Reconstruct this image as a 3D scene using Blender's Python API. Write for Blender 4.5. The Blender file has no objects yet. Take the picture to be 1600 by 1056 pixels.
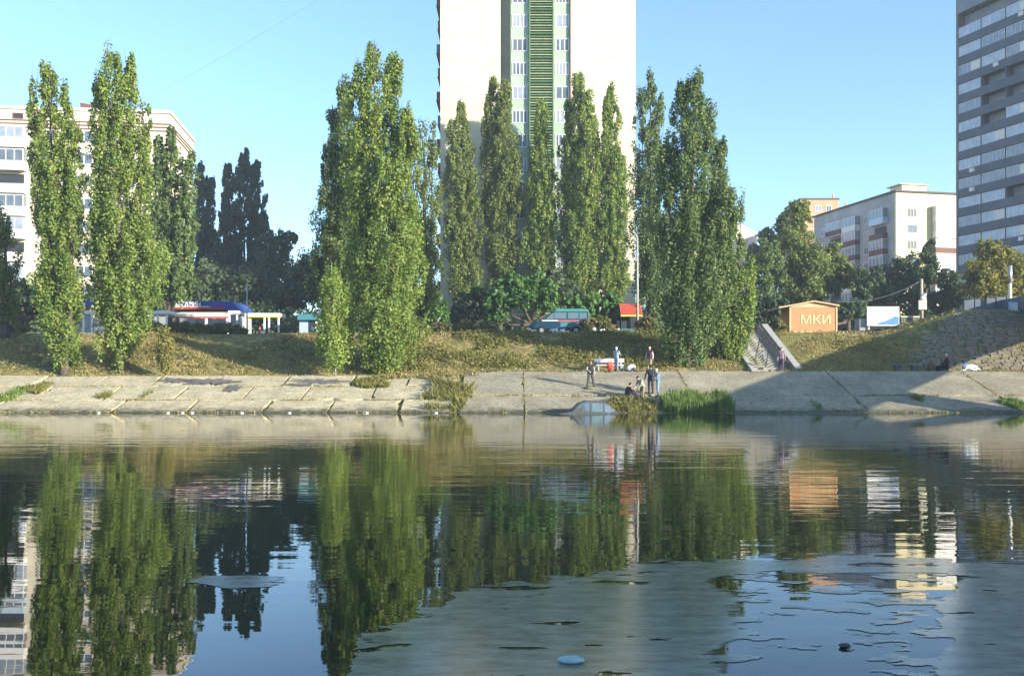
import bpy, math, random
import numpy as np
from mathutils import Vector, Matrix
random.seed(7); RNG = np.random.default_rng(11)
SC = bpy.context.scene
COL = SC.collection
F = 1537.0; CH = 1.7; HY = 600.0            # focal length (photo pixels), eye height, horizon row
# ---------------------------------------------------------------- camera
cd = bpy.data.cameras.new("camera"); cam = bpy.data.objects.new("camera", cd); COL.objects.link(cam)
cam.location = (0, 0, CH); cam.rotation_euler = (math.radians(90), 0, 0)
cd.sensor_width = 36; cd.lens = F/1600*36; cd.shift_y = (HY-528)/1600
cd.clip_start = .1; cd.clip_end = 3000
SC.camera = cam
# ---------------------------------------------------------------- sky, sun, exposure
SUN_AZ = 58.0; SUN_EL = 13.5                 # degrees from "behind the camera" towards the right
sun_dir = Vector((math.sin(math.radians(SUN_AZ))*math.cos(math.radians(SUN_EL)),
                  -math.cos(math.radians(SUN_AZ))*math.cos(math.radians(SUN_EL)), math.sin(math.radians(SUN_EL))))
W = bpy.data.worlds.new("World"); SC.world = W; W.use_nodes = True
nt = W.node_tree; nt.nodes.clear()
sky = nt.nodes.new('ShaderNodeTexSky'); sky.sky_type = 'NISHITA'; sky.sun_disc = False
sky.sun_elevation = math.radians(SUN_EL); sky.sun_rotation = math.radians(180-SUN_AZ)
sky.altitude = 100; sky.air_density = 1.0; sky.dust_density = 0.4; sky.ozone_density = 3.6
bgn = nt.nodes.new('ShaderNodeBackground'); bgn.inputs[1].default_value = 0.15
wo = nt.nodes.new('ShaderNodeOutputWorld')
nt.links.new(sky.outputs[0], bgn.inputs[0]); nt.links.new(bgn.outputs[0], wo.inputs[0])
sl = bpy.data.lights.new("sun", 'SUN'); sl.energy = 5.0; sl.angle = math.radians(.5); sl.color = (1, .91, .76)
so = bpy.data.objects.new("sun", sl); COL.objects.link(so)
so.rotation_euler = sun_dir.to_track_quat('Z', 'Y').to_euler(); so.location = (60, -60, 60)
SC.view_settings.view_transform = 'Standard'; SC.view_settings.look = 'None'
SC.view_settings.exposure = 1.42; SC.view_settings.gamma = 1
SC.render.engine = 'CYCLES'
SC.cycles.max_bounces = 6; SC.cycles.transparent_max_bounces = 12; SC.cycles.use_denoising = True
# ---------------------------------------------------------------- helpers
def P(px, py, d):
    return Vector(((px-800)/F*d, d, CH+(HY-py)/F*d))
def X(px, d): return (px-800)/F*d
def Z(py, d): return CH+(HY-py)/F*d
def tag(o, label=None, cat=None, group=None, kind=None):
    if label: o['label'] = label
    if cat: o['category'] = cat
    if group: o['group'] = group
    if kind: o['kind'] = kind
    return o
def empty(name, loc, rz=0, label=None, cat=None, group=None, rot=None):
    o = bpy.data.objects.new(name, None); COL.objects.link(o); o.location = loc
    o.rotation_euler = rot if rot else (0, 0, rz); o.empty_display_size = .3
    return tag(o, label, cat, group)
def copy_tree(o, parent=None):
    c = o.copy(); COL.objects.link(c); c.parent = parent
    for ch in list(o.children): copy_tree(ch, c)
    return c
class MB:
    def __init__(s): s.v = []; s.f = []; s.m = []
    def face(s, pts, m=0):
        b = len(s.v); s.v += [tuple(p) for p in pts]; s.f.append(tuple(range(b, b+len(pts)))); s.m.append(m)
    def box(s, x0, x1, y0, y1, z0, z1, m=0):
        b = len(s.v)
        s.v += [(x0,y0,z0),(x1,y0,z0),(x1,y1,z0),(x0,y1,z0),(x0,y0,z1),(x1,y0,z1),(x1,y1,z1),(x0,y1,z1)]
        for q in ((0,3,2,1),(4,5,6,7),(0,1,5,4),(1,2,6,5),(2,3,7,6),(3,0,4,7)):
            s.f.append(tuple(b+i for i in q)); s.m.append(m)
    def hexa(s, p, m=0):                       # 8 corners, bottom ring then top ring
        b = len(s.v); s.v += [tuple(q) for q in p]
        for q in ((0,3,2,1),(4,5,6,7),(0,1,5,4),(1,2,6,5),(2,3,7,6),(3,0,4,7)):
            s.f.append(tuple(b+i for i in q)); s.m.append(m)
    def tube(s, pts, rad, n=8, m=0, cap=True):
        pts = [Vector(p) for p in pts]
        if not hasattr(rad, '__len__'): rad = [rad]*len(pts)
        b = len(s.v)
        for i, p in enumerate(pts):
            t = (pts[min(i+1, len(pts)-1)]-pts[max(i-1, 0)]).normalized()
            a = Vector((1,0,0)) if abs(t.x) < .8 else Vector((0,1,0))
            u = t.cross(a).normalized(); w = t.cross(u)
            for k in range(n):
                an = 2*math.pi*k/n
                s.v.append(tuple(p+(u*math.cos(an)+w*math.sin(an))*rad[i]))
        for i in range(len(pts)-1):
            for k in range(n):
                s.f.append((b+i*n+k, b+(i+1)*n+k, b+(i+1)*n+(k+1)%n, b+i*n+(k+1)%n)); s.m.append(m)
        if cap:
            s.f.append(tuple(b+k for k in range(n))); s.m.append(m)
            s.f.append(tuple(b+(len(pts)-1)*n+k for k in reversed(range(n)))); s.m.append(m)
    def prism(s, prof, y0, y1, m=0):           # profile in x,z extruded along y
        n = len(prof); b = len(s.v)
        s.v += [(x, y0, z) for x, z in prof]+[(x, y1, z) for x, z in prof]
        s.f.append(tuple(b+i for i in range(n))); s.m.append(m)
        s.f.append(tuple(b+n+i for i in reversed(range(n)))); s.m.append(m)
        for i in range(n):
            j = (i+1) % n
            s.f.append((b+i, b+n+i, b+n+j, b+j)); s.m.append(m)
    def blob(s, c, r, m=0, n=8, rows=5, jit=0):
        b = len(s.v); rx, ry, rz = r if hasattr(r, '__len__') else (r, r, r)
        for i in range(rows+1):
            th = math.pi*i/rows
            for k in range(n):
                ph = 2*math.pi*k/n; q = 1+jit*random.uniform(-1, 1)
                s.v.append((c[0]+rx*q*math.sin(th)*math.cos(ph), c[1]+ry*q*math.sin(th)*math.sin(ph), c[2]+rz*q*math.cos(th)))
        for i in range(rows):
            for k in range(n):
                s.f.append((b+i*n+k, b+(i+1)*n+k, b+(i+1)*n+(k+1)%n, b+i*n+(k+1)%n)); s.m.append(m)
    def build(s, name, mats, parent=None, smooth=False, bevel=0):
        me = bpy.data.meshes.new(name); me.from_pydata(s.v, [], s.f)
        if not isinstance(mats, (list, tuple)): mats = [mats]
        for m in mats: me.materials.append(m)
        me.polygons.foreach_set('material_index', s.m)
        if smooth: me.polygons.foreach_set('use_smooth', [True]*len(s.f))
        me.update(); me.validate()
        o = bpy.data.objects.new(name, me); COL.objects.link(o)
        if parent: o.parent = parent
        if bevel:
            md = o.modifiers.new('b', 'BEVEL'); md.width = bevel; md.segments = 2; md.limit_method = 'ANGLE'
        return o
def np_mesh(name, verts, quads, mats, midx=None, attr=None, k=4, parent=None):
    me = bpy.data.meshes.new(name); nf = len(quads)
    me.vertices.add(len(verts)); me.vertices.foreach_set('co', np.asarray(verts, np.float32).ravel())
    me.loops.add(nf*k); me.loops.foreach_set('vertex_index', np.asarray(quads, np.int32).ravel())
    me.polygons.add(nf); me.polygons.foreach_set('loop_start', np.arange(0, nf*k, k, dtype=np.int32))
    me.polygons.foreach_set('loop_total', np.full(nf, k, np.int32))
    for m in (mats if isinstance(mats, (list, tuple)) else [mats]): me.materials.append(m)
    if midx is not None: me.polygons.foreach_set('material_index', np.asarray(midx, np.int32))
    me.update()
    if attr is not None:
        a = me.attributes.new('tint', 'FLOAT', 'FACE'); a.data.foreach_set('value', np.asarray(attr, np.float32))
    o = bpy.data.objects.new(name, me); COL.objects.link(o)
    if parent: o.parent = parent
    return o
# ---------------------------------------------------------------- materials
def mat(name, col, rough=.7, metal=0, spec=.3, noise=0, nscale=3., col2=None, bump=0, bscale=20., stretch=(1,1,1), emit=None, trans=0):
    m = bpy.data.materials.new(name); m.use_nodes = True; n = m.node_tree
    b = n.nodes['Principled BSDF']
    b.inputs['Base Color'].default_value = (*col, 1); b.inputs['Roughness'].default_value = rough
    b.inputs['Metallic'].default_value = metal; b.inputs['Specular IOR Level'].default_value = spec
    if noise or bump:
        tc = n.nodes.new('ShaderNodeTexCoord'); mp = n.nodes.new('ShaderNodeMapping'); mp.inputs['Scale'].default_value = stretch
        n.links.new(tc.outputs['Object'], mp.inputs[0])
    if noise:
        t = n.nodes.new('ShaderNodeTexNoise'); t.inputs['Scale'].default_value = nscale; t.inputs['Detail'].default_value = 8; t.inputs['Roughness'].default_value = .65
        n.links.new(mp.outputs[0], t.inputs['Vector'])
        r = n.nodes.new('ShaderNodeValToRGB'); r.color_ramp.elements[0].position = .35; r.color_ramp.elements[1].position = .68
        c2 = col2 if col2 else tuple(c*(1-noise) for c in col)
        r.color_ramp.elements[0].color = (*c2, 1); r.color_ramp.elements[1].color = (*col, 1)
        n.links.new(t.outputs[0], r.inputs[0]); n.links.new(r.outputs[0], b.inputs['Base Color'])
    if bump:
        t2 = n.nodes.new('ShaderNodeTexNoise'); t2.inputs['Scale'].default_value = bscale; t2.inputs['Detail'].default_value = 6
        n.links.new(mp.outputs[0], t2.inputs['Vector'])
        bp = n.nodes.new('ShaderNodeBump'); bp.inputs['Strength'].default_value = 1; bp.inputs['Distance'].default_value = bump
        n.links.new(t2.outputs[0], bp.inputs['Height']); n.links.new(bp.outputs[0], b.inputs['Normal'])
    return m
def leafmat(name, c1, c2, c3=None, tr=.38):
    m = bpy.data.materials.new(name); m.use_nodes = True; n = m.node_tree; n.nodes.clear()
    at = n.nodes.new('ShaderNodeAttribute'); at.attribute_name = 'tint'
    r = n.nodes.new('ShaderNodeValToRGB'); r.color_ramp.elements[0].color = (*c1, 1); r.color_ramp.elements[1].color = (*c2, 1)
    if c3:
        e = r.color_ramp.elements.new(.9); e.color = (*c2, 1); r.color_ramp.elements[-1].color = (*c3, 1)
    n.links.new(at.outputs['Fac'], r.inputs[0])
    d = n.nodes.new('ShaderNodeBsdfPrincipled'); d.inputs['Roughness'].default_value = .55; d.inputs['Specular IOR Level'].default_value = .25
    t = n.nodes.new('ShaderNodeBsdfTranslucent'); mx = n.nodes.new('ShaderNodeMixShader'); mx.inputs[0].default_value = tr
    o = n.nodes.new('ShaderNodeOutputMaterial')
    n.links.new(r.outputs[0], d.inputs['Base Color']); n.links.new(r.outputs[0], t.inputs['Color'])
    n.links.new(d.outputs[0], mx.inputs[1]); n.links.new(t.outputs[0], mx.inputs[2]); n.links.new(mx.outputs[0], o.inputs[0])
    return m
M = dict(
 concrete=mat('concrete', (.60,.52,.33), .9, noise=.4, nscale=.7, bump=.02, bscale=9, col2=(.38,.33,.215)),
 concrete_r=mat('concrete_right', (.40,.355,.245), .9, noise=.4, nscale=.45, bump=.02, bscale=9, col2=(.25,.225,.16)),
 darkpatch=mat('dark_patch', (.19,.18,.165), .9, noise=.5, nscale=4),
 stair=mat('stair_concrete', (.40,.38,.32), .9, noise=.4, nscale=1.5, bump=.01),
 stone=mat('stone_block', (.25,.215,.15), .9, noise=.5, nscale=2, bump=.03, bscale=7),
 bark=mat('bark', (.10,.08,.06), .95, noise=.4, nscale=6, bump=.02, stretch=(1,1,.2)),
 barkpale=mat('pale_bark', (.45,.43,.38), .9, noise=.5, nscale=5, bump=.01),
 wall_cream=mat('cream_wall', (.80,.75,.58), .85, noise=.2, nscale=.25, col2=(.74,.62,.36)),
 wall_cream2=mat('cream_wall_plain', (.60,.54,.42), .85, noise=.15, nscale=.5),
 recess=mat('grey_and_recess_shade', (.32,.34,.36), .85, noise=.2, nscale=.6),
 spandrel=mat('pale_green_panel', (.34,.46,.35), .7, noise=.12, nscale=.8),
 louvre=mat('green_louvre', (.12,.22,.10), .6, noise=.25, nscale=3),
 louvre_y=mat('yellow_slat', (.34,.41,.24), .6, noise=.25, nscale=3),
 white=mat('white_paint', (.80,.80,.78), .55, noise=.08, nscale=3),
 offwhite=mat('off_white', (.70,.70,.66), .6, noise=.12, nscale=2),
 glass=mat('window_glass', (.10,.14,.19), .08, spec=.6),
 glasslight=mat('window_glass_curtain', (.30,.36,.44), .25, spec=.5, noise=.35, nscale=.8),
 glassmid=mat('window_glass_grey', (.13,.17,.22), .2, spec=.5, noise=.4, nscale=.8),
 glasspale=mat('window_glass_pale', (.46,.56,.70), .3, spec=.5, noise=.35, nscale=.8),
 dark=mat('dark_opening', (.03,.035,.045), .6),
 brown=mat('brown_panel', (.16,.07,.055), .7, noise=.2, nscale=1),
 greywall=mat('grey_wall', (.25,.28,.33), .9, noise=.3, nscale=.2, stretch=(1,1,.3)),
 greypanel=mat('grey_parapet', (.12,.145,.18), .85, noise=.25, nscale=.4),
 roofdark=mat('roof_felt', (.10,.09,.09), .9),
 metal=mat('grey_metal', (.45,.46,.46), .45, metal=.6, noise=.2, nscale=4),
 polegrey=mat('concrete_pole', (.42,.41,.36), .8, noise=.2, nscale=3),
 orange=mat('orange_wood', (.64,.30,.14), .7, noise=.25, nscale=2.5, stretch=(.3,1,4)),
 orangelight=mat('pale_wood_trim', (.66,.45,.26), .7, noise=.15, nscale=3),
 signgreen=mat('pale_green_letters', (.50,.58,.28), .6, noise=.2, nscale=5),
 brick=mat('orange_brick', (.62,.34,.21), .85, noise=.2, nscale=.6),
 pinkwall=mat('pinkish_wall', (.78,.66,.58), .85, noise=.15, nscale=.3),
 blue=mat('blue_sheet', (.025,.07,.36), .5, noise=.3, nscale=1),
 red=mat('red_paint', (.45,.05,.03), .6, noise=.2, nscale=3),
 redbright=mat('red_roof', (.62,.12,.07), .6, noise=.2, nscale=3),
 yellow=mat('yellow_paint', (.75,.55,.08), .6),
 cream=mat('cream_paint', (.78,.72,.50), .6, noise=.1, nscale=2),
 teal=mat('teal_paint', (.06,.22,.26), .5, noise=.2, nscale=2),
 tealroof=mat('teal_roof_paint', (.06,.23,.21), .45),
 busblue=mat('bus_blue', (.01,.05,.09), .35, noise=.25, nscale=2),
 black=mat('black_rubber', (.02,.02,.022), .8),
 palebluepanel=mat('pale_blue_panel', (.40,.52,.62), .6, noise=.15, nscale=1.5),
 paleblue=mat('pale_blue_paint', (.45,.60,.75), .6),
 asphalt=mat('asphalt', (.06,.06,.06), .9, noise=.3, nscale=2),
 bin=mat('rust_brown', (.16,.09,.05), .8, noise=.4, nscale=6),
 litter=mat('white_plastic', (.7,.75,.75), .4),
)
LM = dict(
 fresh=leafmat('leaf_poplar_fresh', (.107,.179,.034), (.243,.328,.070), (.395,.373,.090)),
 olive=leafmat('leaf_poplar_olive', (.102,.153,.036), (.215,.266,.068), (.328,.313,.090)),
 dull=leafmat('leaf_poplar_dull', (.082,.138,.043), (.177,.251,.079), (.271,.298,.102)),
 dark=leafmat('leaf_in_shade', (.053,.092,.046), (.112,.165,.073)),  # darker leaf tones carry the shade these trees stand in
 broad=leafmat('leaf_broad', (.052,.134,.037), (.134,.269,.067), (.373,.402,.089)),
 yellow=leafmat('leaf_yellowing', (.119,.132,.026), (.290,.277,.053), (.502,.396,.066)),
 young=leafmat('leaf_young', (.149,.238,.045), (.298,.388,.082), (.477,.447,.120)),
 shrub=leafmat('leaf_shrub', (.092,.112,.040), (.211,.205,.066), (.330,.172,.066)),
 grass=leafmat('blade_grass', (.17,.155,.05), (.40,.32,.12), (.46,.36,.19), tr=.2),
 weed=leafmat('leaf_weed', (.13,.145,.035), (.29,.27,.075), (.36,.30,.09)),
 reed=leafmat('leaf_reed', (.08,.15,.03), (.18,.27,.06), (.25,.28,.08)),
)
def wet_foot(m):
    # dark tide mark and moss just above the water, plus fine grime and hairline cracks
    n = m.node_tree; b = n.nodes['Principled BSDF']; src = b.inputs['Base Color'].links[0].from_socket
    tc = n.nodes.new('ShaderNodeTexCoord'); sp = n.nodes.new('ShaderNodeSeparateXYZ'); n.links.new(tc.outputs['Object'], sp.inputs[0])
    t = n.nodes.new('ShaderNodeTexNoise'); t.inputs['Scale'].default_value = 2.2; t.inputs['Detail'].default_value = 8; n.links.new(tc.outputs['Object'], t.inputs['Vector'])
    ad = n.nodes.new('ShaderNodeMath'); ad.operation = 'MULTIPLY_ADD'; ad.inputs[1].default_value = -.55; n.links.new(t.outputs[0], ad.inputs[0]); n.links.new(sp.outputs[2], ad.inputs[2])
    mr = n.nodes.new('ShaderNodeMapRange'); mr.inputs[1].default_value = -.22; mr.inputs[2].default_value = .06; mr.inputs[3].default_value = 1; mr.inputs[4].default_value = 0; n.links.new(ad.outputs[0], mr.inputs[0])
    mx = n.nodes.new('ShaderNodeMix'); mx.data_type = 'RGBA'; mx.inputs[7].default_value = (.085,.085,.045,1)
    n.links.new(mr.outputs[0], mx.inputs[0]); n.links.new(src, mx.inputs[6])
    g = n.nodes.new('ShaderNodeTexNoise'); g.inputs['Scale'].default_value = 5.; g.inputs['Detail'].default_value = 10; g.inputs['Roughness'].default_value = .8; n.links.new(tc.outputs['Object'], g.inputs['Vector'])
    r = n.nodes.new('ShaderNodeValToRGB'); r.color_ramp.elements[0].position = .36; r.color_ramp.elements[0].color = (.55,.52,.45,1); r.color_ramp.elements[1].position = .56; r.color_ramp.elements[1].color = (1.08,1.08,1.08,1); n.links.new(g.outputs[0], r.inputs[0])
    v = n.nodes.new('ShaderNodeTexVoronoi'); v.feature = 'DISTANCE_TO_EDGE'; v.inputs['Scale'].default_value = .33
    wv = n.nodes.new('ShaderNodeMix'); wv.data_type = 'RGBA'; wv.inputs[0].default_value = .12; n.links.new(tc.outputs['Object'], wv.inputs[6]); n.links.new(t.outputs[1], wv.inputs[7]); n.links.new(wv.outputs[2], v.inputs['Vector'])
    cr = n.nodes.new('ShaderNodeMapRange'); cr.inputs[1].default_value = .002; cr.inputs[2].default_value = .012; cr.inputs[3].default_value = .9; cr.inputs[4].default_value = 1; n.links.new(v.outputs[0], cr.inputs[0])
    m1 = n.nodes.new('ShaderNodeMix'); m1.data_type = 'RGBA'; m1.blend_type = 'MULTIPLY'; m1.inputs[0].default_value = 1; n.links.new(mx.outputs[2], m1.inputs[6]); n.links.new(r.outputs[0], m1.inputs[7])
    m2 = n.nodes.new('ShaderNodeMix'); m2.data_type = 'RGBA'; m2.blend_type = 'MULTIPLY'; m2.inputs[0].default_value = 1; n.links.new(m1.outputs[2], m2.inputs[6]); n.links.new(cr.outputs[0], m2.inputs[7])
    n.links.new(m2.outputs[2], b.inputs['Base Color'])
for k_ in ('concrete', 'concrete_r'): wet_foot(M[k_])
# ---------------------------------------------------------------- ground shape
def sstep(a, b, x):
    t = np.clip((x-a)/(b-a), 0, 1); return t*t*(3-2*t)
def ztop(x): return 2.27+.30*sstep(-10, -1, x)
def ground(x, y):
    x = np.asarray(x, float); y = np.asarray(y, float)
    zt = ztop(x)
    near = np.where(y < 4.5, np.minimum((4.5-y)*.30-.4, 4.2), -.4-.3*np.clip(y-4.5, 0, 3))
    bed = np.where(y > 54, -1.3+(y-54)*.325, -1.3)
    z = np.where(y < 8, near, bed)
    z = np.where(y >= 58, np.clip((y-58)/8.5, 0, 1)*zt-.10, z)
    z = np.where(y > 66.5, zt-.04, z)
    lump = .16*np.sin(x*.31+1.3)*np.sin(y*.42)+.09*np.sin(x*.93+y*.6)+.06*np.sin(x*2.1-y*1.3)
    t = np.clip((y-68.6)/8.6, 0, 1)
    top = 5.70+.08*np.sin(x*.09)
    bank = zt-.04+(top-zt)*(t**.9)+lump*np.sin(np.clip(t, 0, 1)*math.pi)
    z = np.where(y > 68.6, bank, z)
    z = np.where(y > 77.2, top+.02*np.clip(y-77.2, 0, 20), z)
    e = np.sqrt((.24*np.clip(36-x, 0, None))**2+(.66*np.clip(76.5-y, 0, None))**2)
    cone = 7.45-e
    return np.where((y > 68.6) & (x > 10), np.maximum(z, cone), z)
def G(x, y): return float(ground(x, y))
# ---------------------------------------------------------------- terrain, water, paths
def soil_material():
    m = bpy.data.materials.new('bank_ground'); m.use_nodes = True; n = m.node_tree; b = n.nodes['Principled BSDF']
    b.inputs['Roughness'].default_value = .95; b.inputs['Specular IOR Level'].default_value = .1
    tc = n.nodes.new('ShaderNodeTexCoord')
    a = n.nodes.new('ShaderNodeTexNoise'); a.inputs['Scale'].default_value = .35; a.inputs['Detail'].default_value = 9; a.inputs['Roughness'].default_value = .7
    c = n.nodes.new('ShaderNodeTexNoise'); c.inputs['Scale'].default_value = 2.6; c.inputs['Detail'].default_value = 8; c.inputs['Roughness'].default_value = .7
    for t in (a, c): n.links.new(tc.outputs['Object'], t.inputs['Vector'])
    r = n.nodes.new('ShaderNodeValToRGB'); e = r.color_ramp.elements
    e[0].position = .33; e[0].color = (.16,.15,.055,1); e[1].position = .62; e[1].color = (.42,.32,.15,1)
    k = e.new(.5); k.color = (.24,.22,.07,1)
    n.links.new(a.outputs[0], r.inputs[0])
    r2 = n.nodes.new('ShaderNodeValToRGB'); e = r2.color_ramp.elements
    e[0].position = .38; e[0].color = (.13,.10,.05,1); e[1].position = .6; e[1].color = (1,1,1,1)
    n.links.new(c.outputs[0], r2.inputs[0])
    mx = n.nodes.new('ShaderNodeMix'); mx.data_type = 'RGBA'; mx.blend_type = 'MULTIPLY'; mx.inputs[0].default_value = .6
    n.links.new(r.outputs[0], mx.inputs[6]); n.links.new(r2.outputs[0], mx.inputs[7]); n.links.new(mx.outputs[2], b.inputs['Base Color'])
    bp = n.nodes.new('ShaderNodeBump'); bp.inputs['Distance'].default_value = .08; n.links.new(c.outputs[0], bp.inputs['Height']); n.links.new(bp.outputs[0], b.inputs['Normal'])
    return m
M['soil'] = soil_material()
def axis(segs):
    out = []
    for a, b, s in segs: out += list(np.arange(a, b, s))
    return np.array(out+[segs[-1][1]])
xs = axis([(-900,-120,60),(-120,-50,5),(-50,60,.5),(60,120,5),(120,900,60)])
ys = axis([(-300,-30,30),(-30,0,3),(0,10,.5),(10,54,4),(54,82,.4),(82,120,4),(120,1500,90)])
gx, gy = np.meshgrid(xs, ys); gz = ground(gx, gy)
V = np.stack([gx, gy, gz], -1).reshape(-1, 3); nx = len(xs)
i, j = np.meshgrid(np.arange(nx-1), np.arange(len(ys)-1)); q = (j*nx+i).ravel()
terrain = np_mesh('terrain', V, np.stack([q, q+1, q+nx+1, q+nx], 1), M['soil'])
terrain.data.polygons.foreach_set('use_smooth', [True]*len(terrain.data.polygons))
tag(terrain, 'dry grassy earth bank rising from the concrete edge to the street', kind='structure')

def water_material():
    m = bpy.data.materials.new('water'); m.use_nodes = True; n = m.node_tree; b = n.nodes['Principled BSDF']
    b.inputs['Base Color'].default_value = (.016,.022,.008,1); b.inputs['Roughness'].default_value = .015
    b.inputs['IOR'].default_value = 1.45
    tc = n.nodes.new('ShaderNodeTexCoord')
    def nz(scale, st, det=2):
        mp = n.nodes.new('ShaderNodeMapping'); mp.inputs['Scale'].default_value = st; mp.inputs['Rotation'].default_value = (0,0,math.radians(6))
        t = n.nodes.new('ShaderNodeTexNoise'); t.inputs['Scale'].default_value = scale; t.inputs['Detail'].default_value = det; t.inputs['Roughness'].default_value = .45
        n.links.new(tc.outputs['Object'], mp.inputs[0]); n.links.new(mp.outputs[0], t.inputs['Vector']); return t.outputs[0]
    def mth(op, a, bb):
        q = n.nodes.new('ShaderNodeMath'); q.operation = op
        for k, v in enumerate((a, bb)):
            if isinstance(v, (int, float)): q.inputs[k].default_value = v
            else: n.links.new(v, q.inputs[k])
        return q.outputs[0]
    small = nz(1.0, (.9, 3.4, 1)); big = nz(1.0, (.30, .95, 1), 1.5); fine = nz(1.0, (4, 12, 1), 2)
    patch = nz(1.0, (.05, .09, 1), 1)
    r = n.nodes.new('ShaderNodeMapRange'); r.inputs[1].default_value = .38; r.inputs[2].default_value = .62; r.inputs[3].default_value = .35; r.inputs[4].default_value = 1.
    n.links.new(patch, r.inputs[0])
    h = mth('ADD', mth('MULTIPLY', small, .0115), mth('ADD', mth('MULTIPLY', big, .020), mth('MULTIPLY', fine, .0006)))
    h = mth('MULTIPLY', h, r.outputs[0])
    sp = n.nodes.new('ShaderNodeSeparateXYZ'); n.links.new(tc.outputs['Object'], sp.inputs[0])
    calm = n.nodes.new('ShaderNodeMapRange'); calm.inputs[1].default_value = 7; calm.inputs[2].default_value = 14; calm.inputs[3].default_value = .42; calm.inputs[4].default_value = 1.; n.links.new(sp.outputs[1], calm.inputs[0])
    calm2 = n.nodes.new('ShaderNodeMapRange'); calm2.inputs[1].default_value = 34; calm2.inputs[2].default_value = 54; calm2.inputs[3].default_value = 1.; calm2.inputs[4].default_value = .15; n.links.new(sp.outputs[1], calm2.inputs[0])
    h = mth('MULTIPLY', mth('MULTIPLY', h, calm.outputs[0]), calm2.outputs[0])
    bp = n.nodes.new('ShaderNodeBump'); bp.inputs['Strength'].default_value = 1; bp.inputs['Distance'].default_value = WAVE
    n.links.new(h, bp.inputs['Height']); n.links.new(bp.outputs[0], b.inputs['Normal'])
    return m
WAVE = .55
M['water'] = water_material()
w = MB(); w.face([(-500,2,0),(500,2,0),(500,58.6,0),(-500,58.6,0)])
tag(w.build('water', M['water']), 'dark green pond water mirroring poplars and towers', kind='structure')

# film of scum: marching triangles over an implicit edge
def noise2(x, y, seed=0, octs=4, f0=1.):
    r = np.random.default_rng(seed); out = np.zeros_like(x); a = 1.; f = f0
    for o in range(octs):
        for k in range(4):
            th = r.uniform(0, 6.28); ph = r.uniform(0, 6.28)
            out += a*np.sin(f*(x*math.cos(th)+y*math.sin(th))*r.uniform(.7, 1.4)+ph+1.7*np.sin(f*.6*(x*math.sin(th)-y*math.cos(th))+ph*2))/4
        a *= .55; f *= 2.1
    return out
def clip_sheet(x0, x1, y0, y1, stepx, stepy, field, z):
    gx, gy = np.meshgrid(np.arange(x0, x1, stepx), np.arange(y0, y1, stepy)); fv = field(gx, gy)
    H, Wd = gx.shape; vs = []; tris = []
    idx = np.arange(H*Wd).reshape(H, Wd); pts = np.stack([gx.ravel(), gy.ravel()], 1); f = fv.ravel()
    a = idx[:-1, :-1].ravel(); b = idx[:-1, 1:].ravel(); c = idx[1:, 1:].ravel(); d = idx[1:, :-1].ravel()
    T = np.concatenate([np.stack([a, b, c], 1), np.stack([a, c, d], 1)]); s = (f[T] > 0).sum(1)
    out = [T[s == 3]]; extra = []; nv = len(pts)
    for t in T[(s > 0) & (s < 3)]:
        poly = []
        for k in range(3):
            p, q = t[k], t[(k+1) % 3]
            if f[p] > 0: poly.append(tuple(pts[p]))
            if (f[p] > 0) != (f[q] > 0):
                w_ = f[p]/(f[p]-f[q]); poly.append(tuple(pts[p]*(1-w_)+pts[q]*w_))
        for k in range(1, len(poly)-1): extra.append((poly[0], poly[k], poly[k+1]))
    V = [pts]; E = np.array(extra).reshape(-1, 2) if extra else np.zeros((0, 2)); V.append(E)
    out.append(np.arange(len(E)).reshape(-1, 3)+nv)
    V = np.concatenate(V); T = np.concatenate(out)
    used, inv = np.unique(T, return_inverse=True)
    V = V[used]; T = inv.reshape(-1, 3)
    return np.concatenate([V, np.full((len(V), 1), z)], 1), T
def dist_at(py): return CH*F/(py-HY)
edge_px = [(470,1100),(545,1040),(560,1010),(545,992),(580,978),(650,950),(690,944),(735,916),(820,908),(900,900),(960,884),(1010,876),(1100,877),(1200,872),(1300,866),(1400,870),(1500,882),(1600,886),(1800,890)]
ex = np.array([ (p-800)/F for p, _ in edge_px]); ed = np.array([dist_at(q) for _, q in edge_px])
def scum_cov(x, y):
    lim = np.interp(x/y, ex, ed); n1 = noise2(x, y*1.6, 3, 5, 2.2); n2 = noise2(x*2.5, y*6, 23, 5, 3.)
    c = sstep(0, .22, (lim-y)*1.3+n1*.36+n2*.24+.05)
    holes = noise2(x*1.1, y*2.6, 9, 5, 3.0); c = c*(1-.95*sstep(.62, .80, holes+n2*.25))*(1-.25*sstep(.3, .7, n2))
    r = x/y+n1*.02
    sparse = sstep(.18, .25, r)*(1-sstep(.435, .455, r))*sstep(9.2, 8.5, y)
    n3 = noise2(x*1.3, y*4, 31, 5, 3.)
    return c*(1-sparse*(.98-.8*sstep(.22, .5, n3+n2*.5)))
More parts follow.
